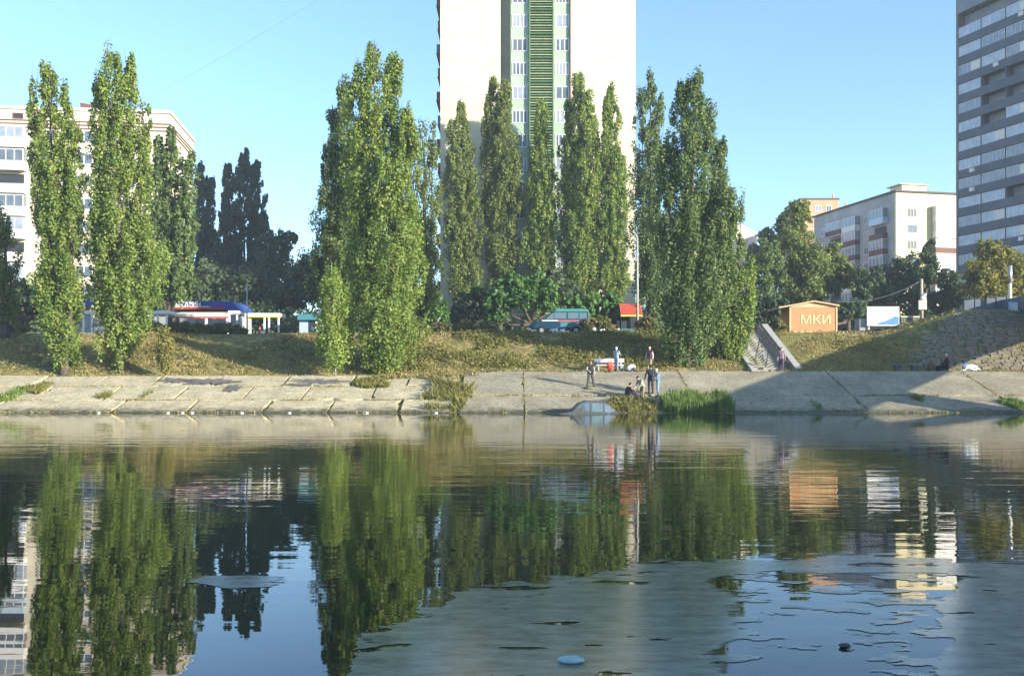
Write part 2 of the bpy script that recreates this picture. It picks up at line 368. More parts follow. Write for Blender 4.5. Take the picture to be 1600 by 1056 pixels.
def scum_material():
    m = bpy.data.materials.new('algae_film'); m.use_nodes = True; n = m.node_tree; b = n.nodes['Principled BSDF']
    tc = n.nodes.new('ShaderNodeTexCoord'); mp = n.nodes.new('ShaderNodeMapping'); mp.inputs['Scale'].default_value = (1, 2.4, 1)
    n.links.new(tc.outputs['Object'], mp.inputs[0])
    def nz(sc):
        t = n.nodes.new('ShaderNodeTexNoise'); t.inputs['Scale'].default_value = sc; t.inputs['Detail'].default_value = 10; t.inputs['Roughness'].default_value = .72
        n.links.new(mp.outputs[0], t.inputs['Vector']); return t.outputs[0]
    t = nz(3.2); t2 = nz(7.)
    r = n.nodes.new('ShaderNodeValToRGB'); e = r.color_ramp.elements; e[0].position = .36; e[0].color = (.12,.13,.09,1); e[1].position = .60; e[1].color = (.28,.285,.21,1)
    n.links.new(t, r.inputs[0]); n.links.new(r.outputs[0], b.inputs['Base Color'])
    b.inputs['Roughness'].default_value = .08; b.inputs['IOR'].default_value = 1.36
    at = n.nodes.new('ShaderNodeAttribute'); at.attribute_name = 'cover'
    # coverage broken up by fine noise: fac = smoothstep(noise, noise+w) of cover
    sb_ = n.nodes.new('ShaderNodeMath'); sb_.operation = 'SUBTRACT'; n.links.new(at.outputs['Fac'], sb_.inputs[0]); n.links.new(t2, sb_.inputs[1])
    mr = n.nodes.new('ShaderNodeMapRange'); mr.inputs[1].default_value = -.12; mr.inputs[2].default_value = .12; mr.inputs[3].default_value = 0; mr.inputs[4].default_value = .97
    n.links.new(sb_.outputs[0], mr.inputs[0])
    tr = n.nodes.new('ShaderNodeBsdfTransparent'); mx = n.nodes.new('ShaderNodeMixShader'); o = n.nodes['Material Output']
    n.links.new(mr.outputs[0], mx.inputs[0]); n.links.new(tr.outputs[0], mx.inputs[1]); n.links.new(b.outputs[0], mx.inputs[2]); n.links.new(mx.outputs[0], o.inputs[0])
    bp = n.nodes.new('ShaderNodeBump'); bp.inputs['Distance'].default_value = .0012; n.links.new(t2, bp.inputs['Height']); n.links.new(bp.outputs[0], b.inputs['Normal'])
    return m
M['scum'] = scum_material()
def film(x0, x1, y0, y1, sx, sy, cov, label):
    V, T = clip_sheet(x0, x1, y0, y1, sx, sy, lambda x, y: cov(x, y)-.03, .004)
    o = np_mesh('floating_scum', V, T, M['scum'], k=3)
    at = o.data.attributes.new('cover', 'FLOAT', 'POINT'); at.data.foreach_set('value', cov(V[:, 0], V[:, 1]).astype(np.float32))
    tag(o, label, 'scum', kind='stuff')
film(-1.8, 6.4, 4.6, 10.4, .02, .028, scum_cov, 'grey-green film of scum covering the near water at lower right')
def isl(x, y):
    cx, cy = X(372, 8.5), 8.5
    return sstep(0, .5, 1-((x-cx-.2*(y-cy))/.47)**2-((y-cy)/.34)**2+noise2(x, y*2, 21, 5, 5)*.85)*.85
film(-3.2, -1.6, 7.8, 9.2, .02, .02, isl, 'small separate patch of scum on the open water at lower left')
# green film along the far edge
M['edgealgae'] = mat('edge_algae', (.10,.12,.05), .5, noise=.5, nscale=3, stretch=(.4,1,1))
def edge(x, y): return (y-56.6)*1.2+noise2(x*.35, y, 5, 5, 1.)*1.1-.3
Vs, Ts = clip_sheet(-36, 36, 55, 58.5, .12, .12, edge, .004)
tag(np_mesh('waterline_algae', Vs, Ts, M['edgealgae'], k=3), 'dull green algae strip floating along the foot of the far embankment', 'algae', kind='stuff')

# ---------------------------------------------------------------- concrete embankment (sloping slabs)
def slabs():
    mb = MB(); rnd = random.Random(4)
    def slab(x0, x1, y0, y1, m, h=.0):
        k0, k1 = float(ztop(x0)), float(ztop(x1))
        g = .05 if m == 0 else .02; x0 += g*rnd.uniform(.5, 2); x1 -= g*rnd.uniform(.5, 2); y0 += rnd.uniform(.03,.12); y1 -= rnd.uniform(.03,.1)
        j = [rnd.uniform(-.04, .04)+h for _ in range(4)]
        f = lambda x, y, e, k: (x, y, (y-58)/8.5*k+e)
        top = [f(x0,y0,j[0],k0), f(x1,y0,j[1],k1), f(x1,y1,j[2],k1), f(x0,y1,j[3],k0)]
        bot = [(a, b, c-.22) for a, b, c in top]
        # irregular, broken outline: subdivide the top ring
        ring = []; dom = ((0,-1),(1,0),(0,1),(-1,0))
        for s in range(4):
            p, q2 = Vector(top[s]), Vector(top[(s+1) % 4]); N = max(3, int((q2-p).length/.45))
            for t in range(N):
                pt = p.lerp(q2, t/N)
                if t:
                    w_ = abs(rnd.gauss(0, .035))+(rnd.uniform(.1,.28) if rnd.random() < .05 else 0)
                    pt = pt-Vector((dom[s][0]*w_, dom[s][1]*w_, .27*dom[s][1]*w_))
                ring.append(pt)
        mb.face(ring, m)
        n = len(ring)
        for i in range(n): mb.face([ring[i], ring[i]-Vector((0,0,.2)), ring[(i+1)%n]-Vector((0,0,.2)), ring[(i+1)%n]], m)
    for (y0, y1, off) in ((57.2,60.7,0),(60.7,63.8,1.3),(63.8,66.55,.4)):
        x = -60+off
        while x < -3.9:
            wdt = rnd.uniform(3.6, 4.6)
            x1 = min(x+wdt, -3.6)
            if x1-x > .8: slab(x, x1, y0, y1, 0)
            x += wdt
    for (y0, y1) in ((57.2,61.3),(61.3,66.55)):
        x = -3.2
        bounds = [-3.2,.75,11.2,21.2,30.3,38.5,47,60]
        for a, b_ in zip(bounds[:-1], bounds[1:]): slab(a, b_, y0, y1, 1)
    return mb
sb = slabs()
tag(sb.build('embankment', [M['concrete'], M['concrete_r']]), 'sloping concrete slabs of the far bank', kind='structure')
def patch(px, py, wpx, hpx, seed):
    mb = MB(); rnd = random.Random(seed)
    # solve y on the slope for the row
    def yat(px_, py_):
        lo, hi = 58., 66.4
        for _ in range(40):
            m_ = (lo+hi)/2; z = (m_-58)/8.5*float(ztop(X(px_, m_))); r = HY-(z-CH)/m_*F
            if r > py_: lo = m_
            else: hi = m_
        return lo
    y0 = yat(px, py+hpx/2); y1 = yat(px, py-hpx/2); xc = X(px, (y0+y1)/2); hw = wpx/F*62/2
    ring = []
    for t in range(46):
        a = 2*math.pi*t/46; r = rnd.uniform(.35, 1.05)
        x = xc+hw*math.cos(a)*r; y = (y0+y1)/2+(y1-y0)/2*math.sin(a)*r
        ring.append((x, y, (y-58)/8.5*float(ztop(x))+.05))
    mb.face(ring); return mb
for k, (a, b_, c, d_, lb) in enumerate(((330,597,110,11,'long dark tar patch on the upper slabs, left of the others'),(495,597,120,11,'dark tar patch on the upper slabs below the small poplar'),(270,595,60,9,'small dark tar patch on the upper slabs under the left poplars'),(365,607,36,14,'slanting dark tar patch crossing a slab joint'),(470,602,70,6,'thin dark tar streak beside the weeds on the slabs'),(670,604,34,14,'dark tar patch left of the big weed clump'),(690,592,60,6,'dark tar streak above the big weed clump'))):
    tag(patch(a, b_, c, d_, k).build('tar_patch', M['darkpatch']), lb, 'patch', 'dark patches on the concrete slabs')
# promenade path and street
def strip(name, y0, y1, x0, x1, m, dz, label, stepx=1.):
    mb = MB(); xx = np.arange(x0, x1+.01, stepx); yy = np.linspace(y0, y1, max(2, int((y1-y0)/1.5)+1)); n = len(xx)
    for y in yy:
        for x in xx: mb.v.append((x, y, G(x, y)+dz))
    for j in range(len(yy)-1):
        for i in range(n-1): mb.f.append((j*n+i, j*n+i+1, (j+1)*n+i+1, (j+1)*n+i)); mb.m.append(0)
    return tag(mb.build(name, m, smooth=True), label, kind='structure')
strip('path', 66.6, 68.4, -60, 60, M['concrete_r'], .05, 'narrow walkway along the top of the slabs')
strip('road', 81.5, 92, -120, 60, M['asphalt'], .03, 'street behind the bank', 4.)
kb = MB()
for x in np.arange(-120, 34, 4.): kb.box(x, x+3.97, 81.2, 81.48, G(x,81.3)-.1, G(x,81.3)+.13)
tag(kb.build('kerb', M['stair']), 'concrete kerb along the street', kind='structure')

# stone paving on the bridge abutment
def stones():
    mb = MB(); rnd = random.Random(8); y = 68.9
    while y < 76.2:
        dy = rnd.uniform(.26, .36); x = 28.0+rnd.uniform(0, 1.6)+max(0, (y-71))*.9
        while x < 62:
            dx = rnd.uniform(.5, 1.05)
            if rnd.random() > .12:
                e = rnd.uniform(.0, .09); a, b_ = x+.04, x+dx-.04; c, d_ = y+.05, y+dy-.04
                top = [(a,c,G(a,c)+.1+e),(b_,c,G(b_,c)+.1+e),(b_,d_,G(b_,d_)+.06+e),(a,d_,G(a,d_)+.06+e)]
                mb.hexa([(p[0],p[1],p[2]-.3) for p in top]+top)
            x += dx
        y += dy
    return mb
tag(stones().build('stone_slope', M['stone'], bevel=.02), 'coarse stone block paving on the slope under the bridge end', kind='structure')
# ---------------------------------------------------------------- foliage
WF = 1.
def leaves(C, R, nl, size, elong=1.5, seed=0, aspect=1.3, up=.35):
    """C clump centres (n,3), R radii (n,), nl leaves each -> verts, quads, tint"""
    r = np.random.default_rng(seed); n = len(C)
    cnt = np.maximum(3, (nl*np.ones(n)).astype(int)); idx = np.repeat(np.arange(n), cnt); m = len(idx)
    dv = r.normal(size=(m, 3)); dv /= np.linalg.norm(dv, axis=1)[:, None]
    rad = r.uniform(.25, 1, m)**.6
    off = dv*rad[:, None]*R[idx][:, None]; off[:, 2] *= elong
    pos = C[idx]+off
    nrm = dv+r.normal(size=(m, 3))*.7; nrm[:, 2] += up; nrm /= np.linalg.norm(nrm, axis=1)[:, None]
    t = np.cross(nrm, r.normal(size=(m, 3))); t /= np.linalg.norm(t, axis=1)[:, None]; b = np.cross(nrm, t)
    s = size*r.uniform(.6, 1.25, m)[:, None]
    a = t*s*.5*aspect; c = b*s*.5
    V = np.stack([pos-a, pos-c*.9, pos+a, pos+c], 1).reshape(-1, 3)
    Q = np.arange(m*4).reshape(-1, 4)
    tint = np.clip(r.uniform(0, 1, n)[idx]*.55+r.uniform(0, .55, m), 0, 1)
    return V, Q, tint
def spire_clumps(d, sp, r, dens, flat=1.0):
    xt, yt, xb, yb, hw = sp[:5]; hw = (hw*1.22+2)*WF; dy = sp[5] if len(sp) > 5 else r.uniform(-.5, .5)*hw/F*d
    top = np.array(P(xt, yt, d)); bot = np.array(P(xb, yb, d)); top[1] += dy; bot[1] += dy*.6
    L = np.linalg.norm(top-bot); Rm = hw/F*d
    n = int(L*(Rm+.35)*dens*2.2)+6
    t = r.uniform(0, .98, n); t = t**.92
    prof = np.minimum(1, (t+.06)/.22)**.6*np.where(t < .5, 1, 1-.72*(np.clip(t-.5,0,1)/.5)**2.4)
    lump = 1+.20*np.sin(t*L*1.1+r.uniform(0,6))+.12*np.sin(t*L*2.7+r.uniform(0, 6))
    ph = r.uniform(0, 2*np.pi, n); fr = r.uniform(.15, 1, n)**.5
    rc = np.clip(.28+.12*Rm, .22, .66)*r.uniform(.6, 1.25, n)*(1-.35*t)
    rr = np.maximum(Rm*prof*lump*(1+.15*np.sin(ph*3+t*9))-rc*.55, 0.02)*fr
    C = bot+(top-bot)*t[:, None]; C[:, 0] += rr*np.cos(ph); C[:, 1] += rr*np.sin(ph)*flat
    C[:, 2] += r.uniform(-.3, .3, n)-rc*.8*t
    return C, rc, top, bot, Rm
def poplar(label, d, base, spires, leaf, group=None, size=.155, dens=2.6, nl=66, seed=1, name='poplar_tree', cat='tree', trunk_r=.32, bark='bark', elong=2.5, bare=0):
    r = np.random.default_rng(seed); x0 = X(base[0], d); z0 = G(x0, d)
    e = empty(name, (x0, d, z0), label=label, cat=cat, group=group)
    Cs, Rs, tb = [], [], MB(); o3 = np.array([x0, d, z0]); htop = 0
    for k, sp in enumerate(spires):
        C, rc, top, bot, Rm = spire_clumps(d, sp, r, dens)
        Cs.append(C); Rs.append(rc)
        top, bot = top-o3, bot-o3; H = top[2]
        w = trunk_r*(1 if k == 0 else .45)
        if k == 0:
            pts = [(0,0,-.3),(0,0,.5),(bot[0]*.8, bot[1]*.8, max(bot[2], 1.))]+[tuple(bot+(top-bot)*t) for t in (.2,.38,.55,.72,.87)]
            tb.tube(pts, [w*1.3, w, w*.92, w*.75, w*.6, w*.42, w*.25, w*.1], 9)
        else:
            zz = max(.8, bot[2]*.5)
            pts = [(0,0,zz)]+[tuple(bot+(top-bot)*t) for t in (.12,.4,.65,.84)]
            tb.tube(pts, [w, w*.9, w*.6, w*.35, w*.1], 7)
        for q in range(int(H/1.6)):          # side shoots
            t = r.uniform(.08, .9); p = bot+(top-bot)*t; a = r.uniform(0, 6.28); rr = Rm*.75*(1-.6*t)
            tb.tube([tuple(p), tuple(p+np.array([math.cos(a)*rr*.6, math.sin(a)*rr*.6, 1.0])), tuple(p+np.array([math.cos(a)*rr, math.sin(a)*rr, 2.3]))], [w*.22, w*.14, w*.05], 5)
    C = np.concatenate(Cs)-o3; R = np.concatenate(Rs)
    V, Q, T = leaves(C, R, nl, size, elong, seed)
    np_mesh('crown', V, Q, LM[leaf], attr=T, parent=e)
    tb.build('trunk', M[bark], e, smooth=True)
    return e
def bushy(label, d, base, lobes, leaf, group=None, world=False, size=.3, dens=1.0, nl=34, seed=1, name='broadleaf_tree', cat='tree', trunk_r=.25, bark='bark', trunk=True):
    """lobes: (px, py, rx_px, ry_px)"""
    r = np.random.default_rng(seed); x0 = base[0] if world else X(base[0], d); z0 = G(x0, d)
    e = empty(name, (x0, d, z0), label=label, cat=cat, group=group); o3 = np.array([x0, d, z0])
    Cs, Rs, tb = [], [], MB(); tops = []
    for (px, py, rx, ry) in lobes:
        c = np.array(P(px, py, d)); c[1] += r.uniform(-.4, .4)*rx/F*d; ax, az = rx/F*d, ry/F*d
        if world: c = np.array([px, d+r.uniform(-1, 1), py]); ax, az = rx, ry
        rm = (ax+az)/2; n = int(12+dens*9*(rm**2)**.8)
        dv = r.normal(size=(n, 3)); dv /= np.linalg.norm(dv, axis=1)[:, None]; fr = r.uniform(.1, 1, n)**.4
        rc = np.clip(.28*rm, .22, 1.1)*r.uniform(.6, 1.25, n)
        q = np.stack([dv[:, 0]*ax, dv[:, 1]*(ax*.9), dv[:, 2]*az], 1)*(fr*(1+.18*np.sin(dv[:, 0]*5+dv[:, 2]*7+px)))[:, None]*.86
        Cs.append(c+q); Rs.append(rc); tops.append(c-o3)
    C = np.concatenate(Cs)-o3; R = np.concatenate(Rs); ok = C[:, 2] > .15; C, R = C[ok], R[ok]
    V, Q, T = leaves(C, R, nl, size, 1.0, seed, up=.5)
    np_mesh('crown', V, Q, LM[leaf], attr=T, parent=e)
    w = trunk_r; hh = max(.4, min(t[2] for t in tops)*.6)
    tb.tube([(0,0,-.3),(0,0,.3),(.05,0,hh)], [w*1.2, w, w*.85], 9)
    for t in tops: tb.tube([(.05,0,hh*.9), tuple(np.array([.05,0,hh])*.4+t*.6+np.array([0,0,-.2*abs(t[0])])), tuple(t)], [w*.6, w*.35, w*.12], 7)
    tb.build('trunk', M[bark], e, smooth=True)
    return e
A = 'poplars at the foot of the bank'
WF = .80
poplar('tall slim poplar with a split tip, second tree from the left edge', 69, (100,572),
 [(78,92,95,555,27),(100,128,98,420,17),(53,124,72,360,15),(122,200,112,470,20),(72,250,88,540,28),(66,400,90,545,26),(118,300,112,540,26),(100,470,100,572,24)], 'fresh', A, seed=2)
poplar('tallest left poplar, beside the slim one, with a shoulder spire', 69.4, (188,575),
 [(180,70,188,540,34),(204,82,196,440,24),(158,125,168,460,22),(228,155,214,400,16),(150,300,172,545,26),(225,330,205,520,38),(240,380,218,490,34),(180,470,188,575,30)], 'fresh', A, seed=3)
WF = 1.
poplar('slim olive poplar partly cut off by the left edge of the photo', 76, (8,512),
 [(4,340,6,505,15),(-14,300,-10,500,20),(16,400,14,505,12)], 'olive', None, seed=4, nl=46)
B = 'poplars along the street'
poplar('thin-topped poplar behind the tallest left poplar, in front of the cream block corner', 93, (264,505),
 [(264,198,264,462,19),(244,212,250,460,16),(297,238,280,462,14),(288,300,282,466,18),(240,330,248,466,18)], 'dull', B, seed=5, size=.27, nl=30)
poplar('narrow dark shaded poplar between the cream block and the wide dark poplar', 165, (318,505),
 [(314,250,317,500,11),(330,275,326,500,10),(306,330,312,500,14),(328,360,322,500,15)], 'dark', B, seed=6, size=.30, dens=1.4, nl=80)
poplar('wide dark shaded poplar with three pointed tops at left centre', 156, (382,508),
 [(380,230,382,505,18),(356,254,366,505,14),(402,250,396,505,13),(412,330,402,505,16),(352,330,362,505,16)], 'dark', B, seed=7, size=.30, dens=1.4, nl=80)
poplar('huge double-topped poplar in the centre left, lit on its right side', 69.5, (602,575),
 [(584,64,592,520,27),(612,72,606,500,22),(560,100,575,440,26),(636,165,622,500,24),(615,250,606,560,42),(566,280,588,545,30),(640,330,620,545,26),(604,430,604,576,40),(588,520,600,577,22)], 'fresh', A, seed=8)
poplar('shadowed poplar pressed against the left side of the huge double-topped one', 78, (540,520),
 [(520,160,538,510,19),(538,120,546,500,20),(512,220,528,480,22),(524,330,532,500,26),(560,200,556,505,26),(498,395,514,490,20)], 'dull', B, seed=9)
poplar('loose poplar just right of the huge double-topped one, before the tower corner', 84, (664,520),
 [(662,178,662,500,19),(676,190,672,470,10),(645,215,652,490,20),(668,330,664,510,22)], 'olive', B, seed=10, nl=46, dens=1.7)
poplar('small young yellow-green poplar with a bare pale foot at the top of the slabs', 67.6, (524,583),
 [(522,420,524,566,18),(510,450,520,560,14),(538,455,528,560,14),(524,500,524,560,22)], 'young', None, seed=11, size=.14, nl=50, dens=5, trunk_r=.07, bark='barkpale')
poplar('little poplar sapling at the foot of the left bank', 67.8, (258,578),
 [(257,515,258,570,9),(250,535,256,570,7),(265,530,260,570,7)], 'weed', None, seed=12, size=.12, nl=30, dens=14, trunk_r=.03)
D = 'poplars in front of the cream tower'
poplar('leftmost poplar in front of the cream tower', 109, (722,512),
 [(720,156,722,465,17),(708,180,716,470,15),(738,260,730,470,18),(712,300,718,470,16)], 'olive', D, seed=13, size=.19)
poplar('poplar with twin tops before the shaded recess of the cream tower', 110, (782,520),
 [(770,118,776,440,14),(788,124,786,440,17),(762,150,770,380,10),(800,230,792,450,16),(782,280,784,460,22)], 'olive', D, seed=14, size=.19)
poplar('pointed poplar before the green louvres of the cream tower', 109, (846,520),
 [(846,156,846,480,15),(838,230,842,480,18),(858,250,852,470,14)], 'fresh', D, seed=15, size=.19)
poplar('tallest poplar in front of the cream tower, right of the green louvres', 108, (906,520),
 [(903,110,905,500,16),(918,140,912,480,16),(890,150,896,480,15),(930,200,920,500,16),(900,260,905,510,28)], 'fresh', D, seed=16, size=.19)
poplar('rightmost slim poplar in front of the cream tower', 108, (958,520),
 [(956,126,958,490,14),(946,150,952,440,8),(970,230,964,490,13),(952,300,956,500,18)], 'fresh', D, seed=17, size=.19)
poplar('greyish loose poplar at the right corner of the cream tower', 86, (1016,520),
 [(1016,110,1016,500,17),(1002,135,1008,480,15),(1033,140,1026,490,16),(1010,260,1014,505,24)], 'dull', B, seed=18, dens=1.8)
WF = .88
poplar('massive dark-footed poplar right of the tower at the foot of the bank', 69.6, (1074,573),
 [(1084,105,1078,520,28),(1062,125,1068,520,24),(1108,150,1096,520,26),(1130,215,1108,520,24),(1142,285,1112,480,26),(1040,220,1058,520,26),(1090,300,1080,560,46),(1062,420,1070,573,34),(1148,320,1120,420,14)], 'dull', A, seed=19)
WF = .9
poplar('short bright poplar right of the massive dark-footed one, beside the steps', 71, (1142,568),
 [(1156,365,1148,560,17),(1140,400,1142,565,20),(1172,405,1160,545,14),(1118,430,1130,560,16),(1145,470,1142,570,24)], 'fresh', A, seed=20)
# broadleaf trees by the street
bushy('round bright green chestnut crown above the blue minibus', 86, (830,520), [(810,462,34,28),(842,452,28,24),(780,470,26,22),(862,470,20,22),(775,492,18,14),(800,440,24,14)], 'broad', 'round trees below the tower', seed=30, size=.3, dens=1.6)
bushy('round bright green crown right of the minibus, before the red kiosk', 86, (930,520), [(945,474,28,24),(920,480,20,18),(960,490,16,20),(900,478,20,18)], 'broad', 'round trees below the tower', seed=31, size=.3, dens=1.6)
bushy('small round green crown at the left foot of the tower', 86, (675,520), [(675,470,20,24),(668,492,22,16),(690,485,14,18)], 'broad', 'round trees below the tower', seed=32, size=.3, dens=1.6)
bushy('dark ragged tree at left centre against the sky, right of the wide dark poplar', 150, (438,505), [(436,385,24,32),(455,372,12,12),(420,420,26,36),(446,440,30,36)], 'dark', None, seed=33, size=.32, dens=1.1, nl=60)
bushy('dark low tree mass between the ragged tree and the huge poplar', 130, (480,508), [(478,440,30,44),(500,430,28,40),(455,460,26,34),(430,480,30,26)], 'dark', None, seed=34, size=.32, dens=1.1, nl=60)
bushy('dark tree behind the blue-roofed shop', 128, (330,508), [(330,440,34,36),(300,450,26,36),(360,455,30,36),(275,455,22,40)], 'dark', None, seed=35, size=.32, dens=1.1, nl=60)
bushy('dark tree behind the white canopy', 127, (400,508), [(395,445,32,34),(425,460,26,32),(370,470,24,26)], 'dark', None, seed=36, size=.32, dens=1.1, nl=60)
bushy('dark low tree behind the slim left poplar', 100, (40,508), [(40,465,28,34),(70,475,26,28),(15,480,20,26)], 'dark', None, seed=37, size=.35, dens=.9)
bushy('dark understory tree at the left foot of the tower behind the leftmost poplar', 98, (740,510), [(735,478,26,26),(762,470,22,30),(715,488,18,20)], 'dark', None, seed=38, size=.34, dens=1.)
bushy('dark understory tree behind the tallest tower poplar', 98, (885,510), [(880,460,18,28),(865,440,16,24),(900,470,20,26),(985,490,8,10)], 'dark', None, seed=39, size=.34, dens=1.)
# right-hand side
bushy('tall bushy tree above the wooden kiosk', 108, (1252,500), [(1250,335,20,26),(1246,380,32,38),(1262,420,34,40),(1236,430,30,38),(1250,460,42,24)], 'olive', 'trees behind the wooden kiosk', seed=40, size=.25, dens=1.5, nl=52)
bushy('rounded tree right of the tall bushy one, before the long grey block', 112, (1306,500), [(1300,405,24,26),(1316,430,24,30),(1290,440,24,30)], 'olive', 'trees behind the wooden kiosk', seed=41, size=.34, dens=1.2, bark='barkpale')
bushy('leafy tree left of the tall bushy one, above the steps', 106, (1206,500), [(1205,400,24,30),(1190,430,22,34),(1215,445,24,34),(1195,470,30,30)], 'dull', 'trees behind the wooden kiosk', seed=42, size=.25, dens=1.5, nl=52)
bushy('dark crown behind the tall bushy tree, on its left', 120, (1228,500), [(1226,350,14,22),(1222,385,18,26)], 'dark', 'trees behind the wooden kiosk', seed=43, size=.25, dens=1.5, nl=52)
bushy('pale far tree on the skyline right of the pinkish block', 170, (1200,500), [(1195,372,16,16),(1212,378,14,16),(1180,395,18,18)], 'dull', None, seed=44, size=.5, dens=.7)
bushy('dark tree before the lit gable of the grey block', 106, (1425,500), [(1420,425,30,28),(1450,415,16,34),(1452,390,10,18),(1395,440,28,30),(1430,460,40,28)], 'dark', 'dark trees below the right-hand blocks', seed=45, size=.25, dens=1.5, nl=52)
bushy('dark tree behind the billboard', 104, (1365,500), [(1362,440,24,30),(1345,462,22,26),(1380,465,30,26)], 'dark', 'dark trees below the right-hand blocks', seed=46, size=.25, dens=1.5, nl=52)
bushy('dark tree at the left foot of the dark right-hand tower', 106, (1485,500), [(1482,440,24,28),(1495,460,26,24),(1470,470,24,24)], 'dark', 'dark trees below the right-hand blocks', seed=47, size=.25, dens=1.5, nl=52)
bushy('yellowing tree at the right edge in front of the dark tower', 100, (1545,480), [(1545,395,26,24),(1530,425,32,28),(1570,420,34,34),(1600,425,30,34),(1545,450,44,24),(1590,455,30,20)], 'yellow', None, seed=48, size=.25, dens=1.5, nl=52)
bushy('dark round tree behind the steps', 96, (1185,508), [(1180,488,24,22),(1205,482,22,26),(1160,486,18,22)], 'dark', None, seed=49, size=.25, dens=1.5, nl=52)
bushy('dark bush behind the wooden kiosk', 98, (1325,508), [(1320,490,18,18),(1298,485,18,18),(1335,480,16,18),(1222,485,14,16)], 'dark', None, seed=50, size=.25, dens=1.5, nl=52)
bushy('dark tree on the left of the wooden kiosk roof', 90, (1222,512), [(1222,478,16,22),(1210,492,12,18)], 'dark', None, seed=52, size=.28, dens=1.3)
for k, (px, w_, h_, lb) in enumerate(((150,20,60,'leftmost far dark tree behind the street'),(560,34,70,'far dark tree behind the huge double-topped poplar'),(640,34,60,'far dark tree left of the tower foot'),(1075,40,60,'far dark tree behind the massive dark-footed poplar'),(1130,34,70,'far dark tree behind the short bright poplar'),(230,26,60,'far dark tree at the foot of the cream block corner'))):
    bushy(lb, 112, (px,505), [(px,505-h_*.55,w_,h_*.5),(px-w_*.7,505-h_*.35,w_*.7,h_*.4),(px+w_*.7,505-h_*.3,w_*.7,h_*.4)], 'dark', 'far dark trees behind the street', seed=60+k, size=.4, dens=.8)
def far_mass():
    r = np.random.default_rng(90); n = 2600; x = r.uniform(-75, 85, n); y = r.uniform(108, 124, n)
    top = 3.2+2.6*(noise2(x*.12, y*.1, 91, 3)+.4)*((x < -11) | (x > 17)); k = (y < 112) | (x < -10) | (x > 16); x, y, top = x[k], y[k], np.clip(top[k], 2.2, 7)
    C = np.stack([x, y, 6.2+r.uniform(0, 1, len(x))*top], 1)
    V, Q, T = leaves(C, r.uniform(.7, 1.3, len(x)), 26, .42, 1.0, 92); return np_mesh('far_thicket', V, Q, LM['dark'], attr=T)
tag(far_mass(), 'dark thicket closing the view low down behind the street and kiosks', 'thicket', kind='stuff')
for k, (x_, y_, s_) in enumerate(((13,-2,.9),(18,-5,1.),(23,-4,1.1),(17.5,-.5,.9),(28,-8,1.1))):  # out-of-view trees added so their shade falls on the near scum
    bushy('unseen leafy tree added to shade nearby scum,  number counted from the water: '[:46]+('nearest the water','second along','third along','left-hand one','farthest right')[k], y_, (x_,0), [(x_,6.5*s_,2.6,2.4),(x_+1.6,8.2*s_,2.3,2.2),(x_-1.4,7.6*s_,2.2,2.4),(x_+.3,9.8*s_,1.8,1.8),(x_+1.2,5.2,2.2,1.8)], 'broad', 'unseen trees added for shade', world=True, seed=120+k, size=.35, dens=1.0)
# shrubs along the top of the bank
SH = [(20,514,26,10,'at the left edge of the photo'),(240,514,22,12,'right of the tallest left poplar'),(278,512,24,14,'below the blue shop roof, largest of them'),(312,514,20,10,'under the red awning'),(345,514,24,11,'under the right end of the red awning'),(372,516,14,8,'left of the white canopy'),
 (655,512,20,11,'right of the huge poplar, first before the tower'),(690,513,22,11,'under the small round crown'),(725,513,22,11,'under the leftmost tower poplar'),(757,514,20,10,'left of the minibus, nearest to its nose'),(917,508,10,11,'at the tail of the minibus'),(940,505,17,14,'between the minibus and the red kiosk'),(1012,508,20,17,'right of the pale lamp pole'),(1035,520,16,14,'left of the massive poplar, above the standing man'),(1215,508,13,12,'left of the wooden kiosk'),(1205,520,9,7,'at the head of the step wall')]
for k, (px, py, rx, ry, lb) in enumerate(SH):
    d = 78.6+(k % 3)*.4
    bushy('brownish green shrub '+lb, d, (px, 520), [(px, py, rx*.7, ry), (px-rx*.5, py+2, rx*.5, ry*.8), (px+rx*.5, py+3, rx*.55, ry*.7)], 'shrub', 'shrubs along the top of the bank', seed=80+k, size=.17, dens=9, nl=26, name='shrub', cat='shrub', trunk_r=.05)
WF = 1.
# ---------------------------------------------------------------- grass, weeds, reeds
def blades(n, xr, yr, hmin, hmax, wid, leaf, name, label, seed, cond=None, cat='grass', kind='stuff', base=None, lean=.35, loc=None):
    r = np.random.default_rng(seed); x = r.uniform(*xr, n); y = r.uniform(*yr, n)
    if cond is not None: k = cond(x, y, r); x, y = x[k], y[k]
    z = ground(x, y) if base is None else base(x, y); n = len(x)
    h = r.uniform(hmin, hmax, n)*(1+.45*np.clip(noise2(x*1.2, y*1.2, seed+50, 3, 1.5), -1, 1)); a = r.uniform(0, 2*np.pi, n); w_ = wid*r.uniform(.6, 1.4, n)
    ux, uy = np.cos(a)*w_/2, np.sin(a)*w_/2; lx, ly = r.normal(0, lean, n)*h, r.normal(0, lean, n)*h
    b0 = np.stack([x-ux, y-uy, z-.05], 1); b1 = np.stack([x+ux, y+uy, z-.05], 1)
    m1 = np.stack([x+ux*.8+lx*.4, y+uy*.8+ly*.4, z+h*.6], 1); t1 = np.stack([x+lx, y+ly, z+h], 1)
    V = np.stack([b0, b1, m1, t1], 1).reshape(-1, 3)
    loc = loc or (0, 0, 0); V = V-np.array(loc)
    o = np_mesh(name, V, np.arange(len(V)).reshape(-1, 4), LM[leaf], attr=r.uniform(0, 1, n)); o.location = loc
    return tag(o, label, cat, kind=kind)
def clumpy(thr, s=.5, sd=1):
    return lambda x, y, r: noise2(x*s, y*s, sd, 3)+r.normal(0, .25, len(x)) > thr
blades(170000, (-42,44), (68.4,78.5), .05, .15, .045, 'grass', 'dry_grass', 'short dry yellowish grass all over the bank', 1, clumpy(.02), lean=.6)
